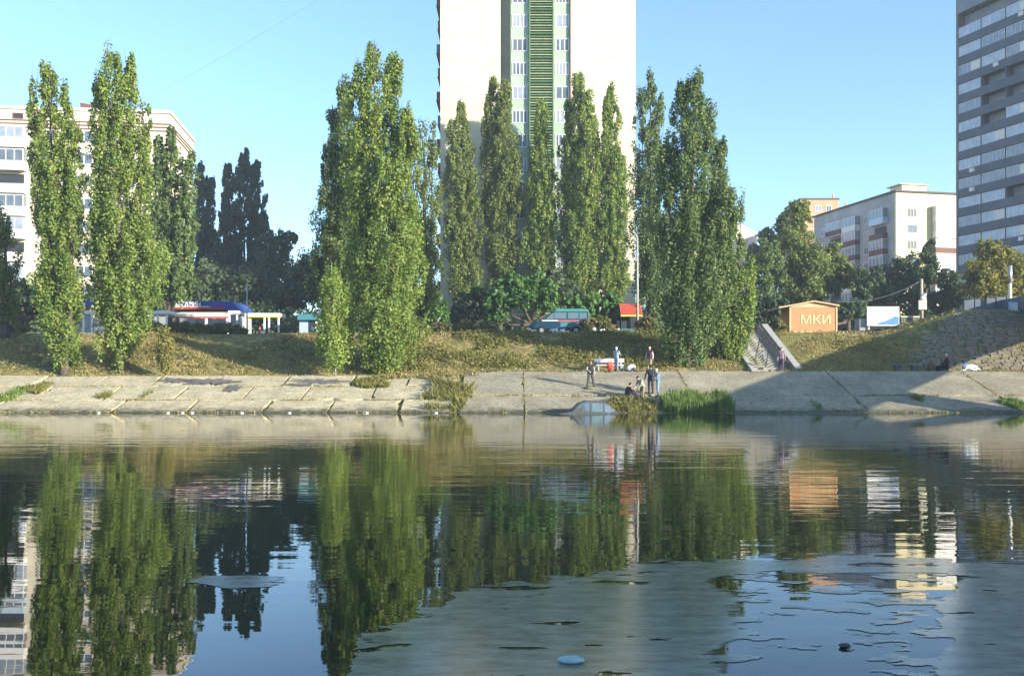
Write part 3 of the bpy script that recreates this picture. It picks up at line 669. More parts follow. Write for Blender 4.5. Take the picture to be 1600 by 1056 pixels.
def leafy(n, xr, yr, size, leaf, name, label, seed, cond, hmax=.35, cat='weeds'):
    r = np.random.default_rng(seed); x = r.uniform(*xr, n); y = r.uniform(*yr, n); k = cond(x, y, r); x, y = x[k], y[k]
    z = ground(x, y); R = r.uniform(.08, .26, len(x)); C = np.stack([x, y, z+R*.6*r.uniform(.5, hmax/.26, len(x))], 1)
    V, Q, T = leaves(C, R, 9, size, 1.1, seed); o = np_mesh(name, V, Q, LM[leaf], attr=T); return tag(o, label, cat, kind='stuff')
leafy(9000, (-10.5,12), (69.2,77.5), .13, 'weed', 'leafy_weeds', 'leafy yellow-green weeds over the middle of the bank', 2, clumpy(.0, .7, 4))
leafy(1600, (-40,-14), (69.5,77.5), .12, 'shrub', 'leafy_weeds', 'low leafy weeds on the left part of the bank', 3, clumpy(.35, .6, 6), .25)
leafy(1500, (19.5,34), (69.3,79), .12, 'weed', 'leafy_weeds', 'low weeds on the slope below the wooden kiosk', 4, clumpy(.3, .6, 7), .22)
def slopez(x, y): return np.where(y < 66.5, np.clip((y-58)/8.5, -.02, 1)*ztop(x)-.03, ztop(x))
r0 = np.random.default_rng(5)
def joints(x, y, r):
    a = np.minimum.reduce([np.abs(y-60.7), np.abs(y-63.75), np.abs(y-66.5), np.abs(y-58.05)*1.2])
    k1 = (x < -3.4) & (a < .13); k2 = (x >= -3.4) & ((np.abs(y-61.3) < .07) | (np.abs(y-66.5) < .15) | (np.abs(y-58.05) < .1))
    j2 = (x >= -3.4) & (np.minimum.reduce([np.abs(x-q) for q in (.75,11.2,21.2,30.3)]) < .08)
    return (k1 | k2 | j2) & (noise2(x*.7, y, 31, 3)+r.normal(0, .3, len(x)) > .15)
blades(260000, (-40,42), (58,66.8), .04, .14, .06, 'grass', 'joint_grass', 'thin grass growing out of the joints between the slabs', 6, joints, base=slopez, lean=.5)
def clump(label, px0, px1, py0, py1, d, n, hmin, hmax, leaf, seed, name='weed_clump', cat='weeds', group='weed clumps on the slabs', wid=.05):
    x0, x1 = X(px0, d), X(px1, d); lo = []
    for py in (py1, py0):
        a, b = 57.9, 66.4
        for _ in range(40):
            m_ = (a+b)/2; z = (m_-58)/8.5*float(ztop(x0)); rr = HY-(z-CH)/m_*F
            if rr > py: a = m_
            else: b = m_
        lo.append(a)
    xc, yc = (x0+x1)/2, sum(lo)/2
    def c(x, y, r): return ((x-xc)/((x1-x0)/2))**2+((y-yc)/max(.3, (lo[1]-lo[0])/2))**2+noise2(x, y, seed, 3, 2)*1.3+r.normal(0,.25,len(x)) < .9
    ya = max(.3, (lo[1]-lo[0])/2)
    o = blades(n, (x0-.3, x1+.3), (yc-ya-.2, yc+ya+.2), hmin, hmax, wid, leaf, name, label, seed, c, cat=cat, kind=None, base=slopez, lean=.3, loc=(xc, yc, float(slopez(xc, yc))))
    tag(o, group=group); return o
clump('big bright weed clump running down the slabs in the middle', 664, 732, 594, 640, 60, 4200, .12, .5, 'weed', 41)
clump('grassy weed patch on the upper slabs left of the big clump', 556, 604, 592, 606, 64, 5000, .1, .35, 'weed', 42)
clump('overgrown strip of grass between the grassy patch and the right-hand slabs', 600, 740, 582, 594, 65.5, 9000, .1, .3, 'grass', 43)
clump('round green weed clump at the far left edge', -6, 22, 608, 626, 61, 1500, .12, .38, 'fresh', 44)
clump('small weed tuft right of the far left clump', 30, 60, 600, 618, 62, 2000, .1, .35, 'weed', 45)
clump('small pale weed tuft in a joint at left', 148, 166, 614, 624, 61, 700, .1, .4, 'weed', 46)
clump('little weed tuft in a slab joint left of centre', 216, 230, 612, 624, 61, 500, .1, .3, 'weed', 47)
clump('dark green weed clump at the right edge by the water', 1576, 1620, 626, 640, 59, 1500, .15, .45, 'reed', 48)
clump('small green tuft on the shaded slabs at right', 1268, 1280, 626, 640, 59.5, 500, .1, .4, 'reed', 49)
clump('small weed tuft beside the wide right-hand slabs', 1428, 1442, 620, 627, 60.5, 500, .1, .3, 'weed', 50)
def reedc(x, y, r): return ((x-X(1088,59.2))/2.25)**2+((y-59.1)/1.6)**2+noise2(x, y, 8, 3, 1.5)*.75+r.normal(0,.12,len(x)) < 1
blades(12000, (8.2,13.8), (57.3,60.6), .22, .85, .05, 'reed', 'reed_bed', 'tall green reeds at the waterline right of the anglers', 9, reedc, cat='reeds', base=lambda x, y: np.maximum(slopez(x, y), -.05), lean=.13)
blades(2500, (5.8,8.6), (58.2,60.2), .1, .45, .05, 'weed', 'shore_grass', 'low grass between the seated angler and the reeds', 10, clumpy(-.1), base=slopez)
# ---------------------------------------------------------------- buildings
def window(parent, x0, x1, z0, z1, y, gl='glassmid', fr='white', n=2, name='window', side=0, fw=.09, proj=.06):
    """window on a wall facing -y (side=0) or -x (side=1); y is the wall plane"""
    mb = MB()
    def bx(a, b, q0, q1, c, d, m):
        if side == 0: mb.box(a, b, y+q0, y+q1, c, d, m)
        else: mb.box(y+q0, y+q1, a, b, c, d, m)
    bx(x0+fw, x1-fw, -.02, .03, z0+fw, z1-fw, 1)
    bx(x0, x1, -proj, .02, z0, z0+fw, 0); bx(x0, x1, -proj, .02, z1-fw, z1, 0)
    bx(x0, x0+fw, -proj, .02, z0+fw, z1-fw, 0); bx(x1-fw, x1, -proj, .02, z0+fw, z1-fw, 0)
    for k in range(1, n):
        c = x0+(x1-x0)*k/n; bx(c-.04, c+.04, -proj+.01, -.02, z0+fw, z1-fw, 0)
    return mb.build(name, [M[fr], M[gl]], parent)
def panel_wall(name, parent, boxes, m, joints=None):
    mb = MB()
    for b in boxes: mb.box(*b)
    return mb.build(name, m, parent)
# --- cream tower
T = empty('apartment_tower', (3.03, 115, 6.0), label='very tall cream panel apartment tower with a green louvred stair strip up its middle', cat='apartment tower')
def tx(px): return X(px, 115)-3.03
pmat = bpy.data.materials.new('tower_panels'); pmat.use_nodes = True; _n = pmat.node_tree; _b = _n.nodes['Principled BSDF']; _b.inputs['Roughness'].default_value = .85
_tc = _n.nodes.new('ShaderNodeTexCoord'); _mp = _n.nodes.new('ShaderNodeMapping'); _mp.inputs['Rotation'].default_value = (math.radians(90),0,0)
_br = _n.nodes.new('ShaderNodeTexBrick'); _br.offset = 0; _br.inputs['Scale'].default_value = 1; _br.inputs['Brick Width'].default_value = 3.3; _br.inputs['Row Height'].default_value = 2.8; _br.inputs['Mortar Size'].default_value = .035
_br.inputs['Color1'].default_value = (.565,.52,.395,1); _br.inputs['Color2'].default_value = (.55,.485,.32,1); _br.inputs['Mortar'].default_value = (.30,.27,.20,1)
_ns = _n.nodes.new('ShaderNodeTexNoise'); _ns.inputs['Scale'].default_value = .5; _ns.inputs['Detail'].default_value = 6
_mx = _n.nodes.new('ShaderNodeMix'); _mx.data_type = 'RGBA'; _mx.inputs[7].default_value = (.56,.525,.42,1)
_n.links.new(_tc.outputs['Object'], _mp.inputs[0]); _n.links.new(_mp.outputs[0], _br.inputs[0]); _n.links.new(_tc.outputs['Object'], _ns.inputs[0])
_n.links.new(_ns.outputs[0], _mx.inputs[0]); _n.links.new(_br.outputs[0], _mx.inputs[6]); _n.links.new(_mx.outputs[2], _b.inputs['Base Color'])
HT = 53.
panel_wall('wall', T, [(tx(688), tx(782), 0, 20, -.5, HT), (tx(892), tx(993), 0, 20, -.5, HT)], pmat)
panel_wall('recess_wall', T, [(tx(782), tx(798), 2.2, 20, -.5, HT)], M['recess'])  # grey instead of cream: the recess shade is put into the wall colour
panel_wall('middle_bay', T, [(tx(798), tx(892), .15, 20, -.5, HT)], M['spandrel'])
panel_wall('roof', T, [(tx(685), tx(996), -.3, 20.3, HT+.003, HT+.8)], M['roofdark'])
mb = MB(); mb.box(tx(890.3), tx(891.9), -.12, .2, 0, HT-.1); mb.build('drain_pipe', M['brown'], T)
for k in range(18):
    zb = 43.4+2.8-2.8*k-6.0+5.6
    if zb < .6: break
    window(T, tx(800.5), tx(824), zb, zb+1.5, .15, 'glassmid' if k % 3 else 'glasslight', 'white', 3+(k % 2))
    window(T, tx(868), tx(889), zb, zb+1.5, .15, 'glasslight' if k % 2 else 'glassmid', 'white', 2+(k*7 % 3))
# louvre strip: slats floor by floor
for k in range(18):
    z0 = 2.8*k+.05; mb = MB(); a, b_ = tx(827), tx(865)
    mb.box(a, a+.12, -.25, .14, z0, z0+2.75); mb.box(b_-.12, b_, -.25, .14, z0, z0+2.75)
    rr = random.Random(k)
    for s in range(9):
        z = z0+.1+s*.305
        mb.hexa([(a+.12,-.22,z),(b_-.12,-.22,z),(b_-.12,.05,z+.12),(a+.12,.05,z+.12),(a+.12,-.22,z+.09),(b_-.12,-.22,z+.09),(b_-.12,.05,z+.21),(a+.12,.05,z+.21)], 1 if s % 2 else 0)
    mb.box(a+.12, b_-.12, .10, .14, z0, z0+2.75, 0)
    mb.build('louvre_screen', [M['louvre'], M['louvre_y']], T)
for k in range(18):                         # balconies seen edge-on at the left side
    z = 2.8*k+1.2; mb = MB(); w_ = .38 if k % 2 else .52
    mb.box(tx(688)-w_, tx(688)-.003, 1.2, 6, z, z+1.0); mb.box(tx(688)-w_-.05, tx(688)-.003, 1.1, 6.1, z-.15, z-.003)
    mb.build('balcony', M['brown'] if k % 3 else M['greypanel'], T)
mb = MB(); mb.box(tx(690), tx(781), -.06, -.003, HT-4.6, HT-4.55); mb.build('wall_joint', M['recess'], T)

# --- cream block at left
th = math.radians(6.5)
L1 = empty('apartment_block', (X(265,120), 120, 6.0), rz=th, label='long cream apartment block with a banded cornice and stacked balconies behind the left poplars', cat='apartment block')
top1 = Z(178, 120)-6
panel_wall('wall', L1, [(-52, 0, 0, 14, -.5, top1)], M['wall_cream2'])
panel_wall('roof', L1, [(-52.2, .2, -.2, 14.2, top1+.003, top1+.35)], M['offwhite'])
mb = MB()
for z in (top1-1.35, top1-1.75, top1-2.2): mb.box(-52.1, .12, -.12, -.003, z, z+.10); mb.box(.003, .12, 0, 14.1, z, z+.10)
mb.build('cornice', M['brown'], L1)
mb = MB(); mb.face([(-11.2,3,top1+.35),(-4.6,3,top1+.35),(-4.6,3.2,top1+.8),(-11.5,3.2,top1+1.9)]); mb.face([(-11.2,3.1,top1+.35),(-11.5,3.3,top1+1.9),(-4.6,3.3,top1+.8),(-4.6,3.1,top1+.35)]); mb.build('roof_sheet', M['brown'], L1)
def balcony(parent, x0, x1, z, pr, lower, glazed, side=0, plane=0, h=1.0, n=4, gl='glasslight', ht=2.55):
    mb = MB()
    def bx(a, b, q0, q1, c, d, m=0):
        if side == 0: mb.box(a, b, plane+q0, plane+q1, c, d, m)
        else: mb.box(plane+q0, plane+q1, a, b, c, d, m)
    bx(x0, x1, -pr, -.003, z-.12, z, 1)
    bx(x0, x1, -pr, -pr+.08, z+.003, z+h); bx(x0, x0+.08, -pr+.083, -.003, z+.003, z+h); bx(x1-.08, x1, -pr+.083, -.003, z+.003, z+h)
    o = mb.build('balcony', [M[lower], M['offwhite']], parent)
    if glazed:
        mb = MB(); bx(x0+.02, x1-.02, -pr+.02, -.01, z+h+.003, z+ht, 1)
        for k in range(n+1):
            c = x0+(x1-x0-.08)*k/n; bx(c, c+.08, -pr-.02, -pr+.018, z+h+.003, z+ht, 0)
        bx(x0+.09, x1-.09, -pr-.015, -pr+.018, z+ht-.1, z+ht-.003, 0)
        mb.build('glazing', [M['white'], M[gl]], o)
    else:
        mb = MB(); bx(x0+.3, x1-.3, -.02, .003, z+.2, z+2.3, 0); mb.build('opening', M['dark'], o)
    return o
for k in range(10):
    z = top1-4.95-2.72*k+.3
    if z < 0: break
    balcony(L1, -20.6, -16.6, z, 1.1, ('white','offwhite','palebluepanel','white')[k % 4], k % 3 != 2, n=4, gl='glassmid' if k % 2 else 'glasslight', ht=2.4)
    for a, b_ in ((-25,-23.2),(-15.2,-13.4),(-11,-9),(-6,-4)): window(L1, a, b_, z+.9, z+2.3, 0, 'glassmid', 'white', 2)
window(L1, -18.2, -17, top1-1.15, top1-.45, -.0, 'dark', 'brown', 1)
# --- grey long block with a lit gable
R5 = empty('apartment_block', (X(1400,170), 170, 6.2), rz=math.radians(13), label='grey brick apartment block with a sunlit yellow gable and white glazed balconies', cat='apartment block')
t5 = Z(300,170)-6.2
panel_wall('gable_wall', R5, [(0, 16, 0, .4, -.5, t5)], mat('yellow_gable', (.74,.68,.42), .85, noise=.15, nscale=.3, stretch=(.3,1,3)))
panel_wall('side_wall', R5, [(0, 16, .403, 27, -.5, t5)], mat('grey_brick', (.42,.42,.42), .9, noise=.3, nscale=.3))
panel_wall('roof', R5, [(-.35, 16.3, -.35, 27.3, t5+.003, t5+.3)], M['roofdark'])
panel_wall('roof_hut', R5, [(1.6, 6.4, .6, 4, t5+.3, t5+1.45), (1.0, 6.7, .2, 4.4, t5+1.453, t5+1.6)], M['cream'])
for k in range(9):
    zc = Z(341,171)-6.2+.2-2.77*k
    if zc < 0: break
    if k % 2 == 0:
        for q in (0,1,2): window(R5, 2.3+q*.62, 2.75+q*.62, zc, zc+1.35, 0, 'glass', 'recess', 1, fw=.05)
    else: window(R5, 2.3, 4.1, zc, zc+1.35, 0, 'glass', 'recess', 2)
    if k < 2: balcony(R5, 7.1, 12.5, zc-.75, 1.1, 'white', True, gl='offwhite', n=5, ht=2.75)
    else: balcony(R5, 7.1, 12.5, zc-.75, 1.0, 'brown' if k % 2 == 0 else 'offwhite', True, n=6, gl='glasslight', ht=2.5)
    # long side
    balcony(R5, 2.4, 6.6, zc-.75, 1.0, ('paleblue','brown','brown','brown')[k % 4], k != 1, side=1, n=4, gl='glasslight')
    balcony(R5, 11, 15.5, zc-.75-.0, 1.0, ('offwhite','brown','brown','greypanel')[k % 4], True, side=1, n=4, gl='glasslight')
    balcony(R5, 15.7, 21.2, zc-.75, 1.0, ('brown','brown','greypanel','brown')[k % 4], k % 2 == 0, side=1, n=5, gl='glasslight')
    window(R5, 8.2, 9.6, zc, zc+1.35, 0, 'glassmid', 'offwhite', 2, side=1); window(R5, 23, 24.4, zc, zc+1.35, 0, 'glassmid', 'offwhite', 2, side=1)
# --- dark right-hand tower
R6 = empty('apartment_tower', (66.2, 146, 6.2), rz=math.radians(19), label='dark grey high-rise slab at the right edge with rows of long glazed balconies', cat='apartment tower')
t6 = 54.2
panel_wall('wall', R6, [(1.3, 16, -52, 0, -.5, t6)], M['greywall'])
panel_wall('end_wall', R6, [(-.05, 16, .003, .35, -.5, t6)], mat('taupe_end', (.25,.20,.19), .85, noise=.2))
panel_wall('parapet_wall', R6, [(-.05, 1.297, -52, 0, 50.4-.05, t6)], M['greywall'])
mb = MB(); mb.box(-.2, 16.2, -52.2, .5, t6+.003, t6+.4); mb.build('roof', M['roofdark'], R6)
rnd = random.Random(12)
for r_ in range(17):
    zb = 21.5+2.8*9-2.8*r_+.0          # glazing bottom
    if zb < .8: break
    mb = MB(); mb.box(0, 1.297, -52, 0, zb-1.25, zb-1.1, 0); mb.box(0, .12, -52, -.003, zb-1.097, zb-.003, 0)
    slab_o = mb.build('balcony_row', [M['greypanel'], M['brown']], R6)
    for b in range(11):
        y1 = -4.4*b-.12; y0 = y1-4.16; typ = rnd.random()
        if r_ in (3,) and b in (1,2): typ = .95
        if r_ == 4 and b in (1,2): typ = .95
        if b < 6:
            mb = MB(); mb.box(.12, 1.29, y1+.01, y1+.22, zb-1.09, zb+1.54, 0); mb.build('partition', M['greypanel'], slab_o)
        if typ > .86 and b > 0: continue
        gl = 'glasspale' if typ < .6 else 'glasslight'
        mb = MB(); mb.box(.03, .07, y0, y1, zb+.003, zb+1.45, 1); n = rnd.choice((4,5,6))
        for q in range(n+1):
            c = y0+(y1-y0-.06)*q/n; mb.box(.0, .028, c, c+.06, zb+.003, zb+1.45, 0)
        mb.box(.0, .028, y0+.07, y1-.07, zb+1.37, zb+1.447, 0)
        if rnd.random() < .3: mb.box(-.0, .02, y0+.1, y0+1.8, zb+.1, zb+1.3, 0)
        if len([c for c in R6.children]) < 400: mb.build('glazing', [M['offwhite'], M[gl]], slab_o)
        if rnd.random() < .25:
            mb = MB(); mb.box(-.32, -.003, y0+1, y0+1.8, zb-.75, zb-.2); mb.build('air_conditioner', M['offwhite'], slab_o)
mb = MB(); mb.box(.9, 1.25, -52, 0, 50.35-.15, 50.345); mb.build('top_slab', M['greypanel'], R6)
mb = MB(); mb.box(-.08, -.052, -4.6, -3.9, 51.2, 51.9); mb.build('window', M['dark'], R6)
# --- orange brick block and pinkish block far behind
B4 = empty('apartment_block', (X(1265,215), 215, 6.3), label='orange brick block showing only its top floors above the long grey roof', cat='apartment block')
t4 = Z(312,215)-6.3; w4 = (1310-1265)/F*215
panel_wall('wall', B4, [(-2, w4, 0, 12, -.5, t4)], M['brick'])
panel_wall('roof', B4, [(-2.2, w4+.2, -.2, 12.2, t4+.003, t4+.3)], M['roofdark'])
panel_wall('lower_wing', B4, [(w4+.003, w4+8, 1, 12, -.5, t4-1.6)], M['brick'])
mb = MB(); mb.box(w4-.9, w4-.5, 1, 1.4, t4+.3, t4+1.4); mb.box(w4+2.2, w4+2.6, 2, 2.4, t4-1.6, t4-.2); mb.build('chimney', M['brick'], B4)
for k in range(6):
    window(B4, 1.2, 2.6, t4-2.6-3*k, t4-1.3-3*k, 0, 'glasslight', 'white', 2); window(B4, 3.6, 4.8, t4-2.6-3*k, t4-1.3-3*k, 0, 'glassmid', 'white', 2)
    mb = MB(); mb.box(-2, w4, -.08, -.003, t4-3.5-3*k, t4-3.3-3*k); mb.build('wall_band', M['cream'], B4)
B3 = empty('apartment_block', (X(1128,180), 180, 6.3), rz=math.atan2(23, 12.1), label='pinkish white block glimpsed between the massive poplar and the far tree', cat='apartment block')
t3 = Z(338,180)-6.3
panel_wall('wall', B3, [(0, 26, 0, 13, -.5, t3)], M['pinkwall']); panel_wall('roof', B3, [(-.3, 26.3, -.3, 13.3, t3+.003, t3+.3)], M['offwhite'])
for k in range(5):
    for a in (2.5, 7, 12, 17, 22): window(B3, a, a+1.4, t3-3-2.8*k, t3-1.7-2.8*k, 0, 'glassmid', 'offwhite', 2)
# --- bridge over the pond, mostly outside the frame; its shade lies across the right bank
BR = empty('road_bridge', (39.4, 78, 0), label='grey concrete road bridge whose parapet end shows at the right edge', cat='bridge')
mb = MB(); mb.box(0, 4.6, -120, 5, 6.6, 7.4); mb.build('deck', M['greypanel'], BR)
mb = MB(); mb.box(-.12, .18, -120, 4.9, 7.403, 8.45); mb.build('parapet', M['greypanel'], BR)
mb = MB(); mb.box(4.4, 4.7, -120, 5, 7.403, 8.45); mb.build('parapet', M['greypanel'], BR)
for y in (-28, -56, -84):
    mb = MB(); mb.box(.8, 3.8, y-.6, y+.6, -1.2, 6.597); mb.build('pier', M['greypanel'], BR)
# retaining wall running left from the bridge end
RW = MB()
for k in range(5):
    a = X(1507,79)+k*.86
    RW.box(a, a+.76, 79, 79.2, 6.4, Z(469-k*1.6,79))
tag(RW.build('retaining_wall', M['greypanel']), 'low grey panel wall on top of the stone slope left of the bridge end', 'wall')
bw = empty('site_fence', (X(1576,76.6), 76.6, 7.0), rz=math.radians(-20), label='fence panel striped pale blue over cream at the bridge end, right edge', cat='fence')
mb = MB(); mb.box(.25, 3.2, 0, .06, .55, 1.05); mb.build('upper_board', M['paleblue'], bw)
mb = MB(); mb.box(.25, 3.2, 0, .06, .0, .547); mb.build('lower_board', mat('yellow_cream', (.75,.66,.25), .6, noise=.1), bw)
mb = MB(); mb.box(0, .247, -.03, .09, -.1, 1.1); mb.build('post', M['palebluepanel'], bw)
# ---------------------------------------------------------------- lettering
def text_mesh(name, s, size, depth, m, parent, loc, rot=(math.radians(90),0,0), sx=1, bold=.0):
    cu = bpy.data.curves.new(name, 'FONT'); cu.body = s; cu.size = size; cu.extrude = depth; cu.offset = bold; cu.align_x = 'CENTER'; cu.align_y = 'CENTER'
    t = bpy.data.objects.new(name, cu); COL.objects.link(t)
    me = bpy.data.meshes.new_from_object(t.evaluated_get(bpy.context.evaluated_depsgraph_get()))
    bpy.data.objects.remove(t); me.materials.clear(); me.materials.append(m)
    o = bpy.data.objects.new(name, me); COL.objects.link(o); o.parent = parent; o.location = loc; o.rotation_euler = rot; o.scale = (sx, 1, 1)
    return o
# ---------------------------------------------------------------- wooden kiosk
d = 80.; zk = 5.86
K = empty('wooden_kiosk', (X(1271,d), d, zk), label='orange wooden kiosk with a low gabled roof and pale green lettering', cat='kiosk')
hw = X(1308,d)-X(1271,d); H = Z(480,d)-zk
mb = MB(); n = 11
for k in range(n): mb.box(-hw+.1, hw-.1, .02, .07, .1+k*(H-.1)/n, .1+(k+1)*(H-.1)/n-.018, 0)
mb.box(-hw+.1, hw-.1, .075, 3.0, .1, H, 0)
mb.build('wall', M['orange'], K)
mb = MB(); mb.box(-hw-.02, -hw+.097, -.02, .1, 0, H); mb.box(hw-.097, hw+.02, -.02, .1, 0, H); mb.box(-hw+.1, hw-.1, -.02, .015, -.02, .12); mb.build('trim', M['orangelight'], K)
mb = MB(); mb.prism([(-hw+.1, H+.003), (hw-.1, H+.003), (hw-.1, H+.06), (0, H+.40), (-hw+.1, H+.06)], -.01, 3.0); mb.build('gable', M['orangelight'], K)
mb = MB(); mb.prism([(-hw-.95, H-.10), (0, H+.43), (hw+.12, H+.07), (hw+.12, H+.17), (0, H+.53), (-hw-.95, H-.0)], -.25, 3.2); mb.build('roof', M['orangelight'], K)
text_mesh('lettering', 'МКИ', 1.0, .004, M['signgreen'], K, (.18, -.0, H*.50), sx=1.12, bold=.01)
# ---------------------------------------------------------------- billboard and neighbours
d = 84.
Bb = empty('billboard', (X(1380,d), d, G(X(1380,d),d)), label='white poster board with a blue wave at its lower right, on the bank top', cat='billboard')
zb = Z(509,d)-Bb.location.z; zt_ = Z(479,d)-Bb.location.z; hw = 25/F*d
mb = MB(); mb.box(-hw, hw, 0, .12, zb, zt_); mb.build('panel', M['white'], Bb)
mb = MB(); mb.face([(-hw*.35,-.006,zb+.08),(hw*.97,-.006,zb+.08),(hw*.97,-.006,zb+.75),(hw*.75,-.006,zb+.82),(hw*.2,-.006,zb+.45),(-hw*.3,-.006,zb+.26)]); mb.build('blue_shape', mat('poster_blue', (.12,.30,.62), .5, noise=.3, nscale=1.5), Bb)
mb = MB()
mb.box(-hw+.1, -hw+.9, -.007, -.002, zt_-.5, zt_-.3); mb.box(hw-.75, hw-.15, -.007, -.002, zt_-.6, zt_-.25); mb.box(hw-.8, hw-.5, -.007, -.002, zt_-.95, zt_-.8)
mb.build('printed_block', mat('poster_violet', (.40,.38,.62), .5), Bb)
mb = MB(); mb.box(-hw+1.0, hw-1.0, -.007, -.002, zt_-.3, zt_-.12); mb.box(-hw*.2, hw*.25, -.008, -.003, zt_-.55, zt_-.42); mb.build('printed_bar', mat('poster_ochre', (.70,.60,.40), .5), Bb)
mb = MB()
for x in (-hw+.2, hw-.2): mb.tube([(x,.2,-.3),(x,.2,zt_-.1)], .05)
mb.build('post', M['metal'], Bb)
mb = MB(); mb.box(0, .72, 0, 1.2, 0, 1.35); o = mb.build('cabinet', M['recess'], None, bevel=.02); o.location = (X(1343,84.3), 84.3, G(X(1343,84.3),84.3)-.02)
o.name = 'utility_cabinet'; tag(o, 'dull grey cabinet against the left edge of the poster board', 'cabinet')
ctn = empty('mesh_fence', (X(1408,85), 85, G(X(1408,85),85)), label='low grey-green fence panel with a yellowish rail between poster board and pole', cat='fence')
zt_ = Z(494,85)-ctn.location.z
mb = MB()
for k in range(9): mb.box(.03+k*.2, .19+k*.2, .02, .05, .1, zt_-.1)
mb.build('boards', mat('grey_green_board', (.17,.19,.12), .8, noise=.3), ctn)
mb = MB(); mb.box(0, 1.85, -.02, .07, zt_-.097, zt_); mb.build('rail', M['cream'], ctn)
# poles
p = empty('lamp_pole', (X(996,80), 80, G(X(996,80),80)), label='tall slender pale pole at the right corner of the tower', cat='pole')
zt_ = Z(372,80)-p.location.z
mb = MB(); mb.tube([(0,0,-.3),(0,0,zt_)], [.11,.065], 10); mb.build('shaft', M['polegrey'], p, smooth=True)
mb = MB(); mb.tube([(0,0,zt_-.1),(-.15,0,zt_+.35),(-.7,0,zt_+.55)], .045, 7); mb.build('arm', M['polegrey'], p, smooth=True)
mb = MB(); mb.blob((-.95,0,zt_+.55), (.32,.12,.09), 0, 10, 6); mb.build('lamp_head', M['metal'], p, smooth=True)
p = empty('utility_pole', (X(1440,84.5), 84.5, G(X(1440,84.5),84.5)), label='yellowish utility pole with a white box sign right of the poster board', cat='pole')
z0 = p.location.z; zt_ = Z(436,84.5)-z0
mb = MB(); mb.tube([(0,0,-.3),(0,0,zt_)], [.15,.11], 9); mb.build('shaft', mat('yellowish_pole', (.55,.48,.30), .8, noise=.3, nscale=3), p, smooth=True)
mb = MB(); a, b_ = Z(484,84.5)-z0, Z(469,84.5)-z0; mb.box(-.36, .32, -.3, -.17, a, b_); so_ = mb.build('sign_box', M['cream'], p, bevel=.01)
mb = MB(); mb.box(-.15, .12, -.308, -.302, b_-.32, b_-.2); mb.box(-.12, .02, -.308, -.302, a+.12, a+.25); mb.build('green_mark', mat('faded_green', (.30,.50,.36), .6), so_)
mb = MB(); mb.box(-.18, .2, -.5, -.2, b_+.02, b_+.3); mb.tube([(0,-.3,b_+.28),(.22,-.35,b_+.55)], .13, 8); mb.build('lamp_head', M['offwhite'], p)
p = empty('utility_pole', (X(1578,78), 78, G(X(1578,78),78)), label='short yellowish pole above the striped fence at the right edge', cat='pole')
zt_ = Z(417,78)-p.location.z
mb = MB(); mb.tube([(0,0,-.3),(0,0,zt_)], [.15,.12], 9); mb.build('shaft', M['cream'], p, smooth=True)
mb = MB(); mb.tube([(0,0,zt_-1.3),(0,0,zt_+.1)], .17, 9); mb.build('metal_cap', M['metal'], p, smooth=True)
p = empty('lamp_pole', (X(386,83), 83, G(X(386,83),83)), label='thin dark pole with a small white lamp at the left end of the white canopy', cat='pole')
zt_ = Z(440,83)-p.location.z
mb = MB(); mb.tube([(0,0,-.3),(0,0,zt_)], [.07,.05], 8); mb.build('shaft', M['metal'], p, smooth=True)
mb = MB(); mb.blob((0,-.1,Z(482,83)-p.location.z), (.14,.14,.17), 0, 9, 6); mb.build('lamp_head', M['white'], p, smooth=True)
def cable(name, a, b_, sag, r, label, m='black'):
    a, b_ = Vector(a), Vector(b_); mb = MB()
    pts = [a.lerp(b_, t/14)-a-Vector((0,0,sag*4*(t/14)*(1-t/14))) for t in range(15)]
    mb.tube(pts, r, 5); o = mb.build(name, M[m], None, smooth=True); o.location = a; tag(o, label, 'cable', 'overhead cables')
cable('overhead_cable', P(196,172,119.4), P(600,-66,113.5), .5, .013, 'thin dark cable crossing the upper left sky from the cream block towards the tower', 'metal')
cable('overhead_cable', P(1300,470,86), P(1440,438,84.5), .7, .02, 'thin cable sagging from the pole with the box sign to the left', 'metal')
# ---------------------------------------------------------------- shops on the left
d = 96.; z0 = G(X(320,d), d)
S = empty('shop_pavilion', (X(320,d), d, z0), label='low dark shop pavilion with a bright blue fascia reading МАГАЗИН', cat='shop')
a, b_ = X(232,d)-X(320,d), X(372,d)-X(320,d)
mb = MB(); mb.box(a, b_, .3, 5, -.2, Z(486,d)-z0); mb.build('wall', M['recess'], S)
mb = MB(); mb.prism([(a+2.4, Z(485,d)-z0+.003), (b_+.2, Z(485,d)-z0+.003), (b_-.5, Z(471,d)-z0), (a+2.7, Z(471,d)-z0)], -.3, 5.2); mb.build('fascia', M['blue'], S)
mb = MB(); mb.box(a+2.3, b_-1.2, -.62, -.31, Z(484,d)-z0, Z(480.5,d)-z0); mb.build('red_band', M['red'], S)
mb = MB(); mb.box(a+2.35, b_-2.6, -.60, -.33, Z(480.4,d)-z0, Z(479.2,d)-z0); mb.build('white_band', M['white'], S)
text_mesh('lettering', 'МАГАЗИН', .62, .03, M['white'], S, (X(293,d)-X(320,d), -.36, Z(476.5,d)-z0), sx=.92, bold=.02)
d = 90.
A1 = empty('market_awning', (X(322,d), d, G(X(322,d),d)), label='cream and red striped awning on white posts in front of the blue shop', cat='awning')
z0 = A1.location.z; a, b_ = X(268,d)-X(322,d), X(357,d)-X(322,d)
mb = MB(); mb.hexa([(a,0,Z(492,d)-z0),(b_,0,Z(492,d)-z0),(b_,2.6,Z(486,d)-z0),(a,2.6,Z(486,d)-z0),(a,0,Z(491,d)-z0),(b_,0,Z(491,d)-z0),(b_,2.6,Z(484.5,d)-z0),(a,2.6,Z(484.5,d)-z0)]); mb.build('canopy', M['cream'], A1)
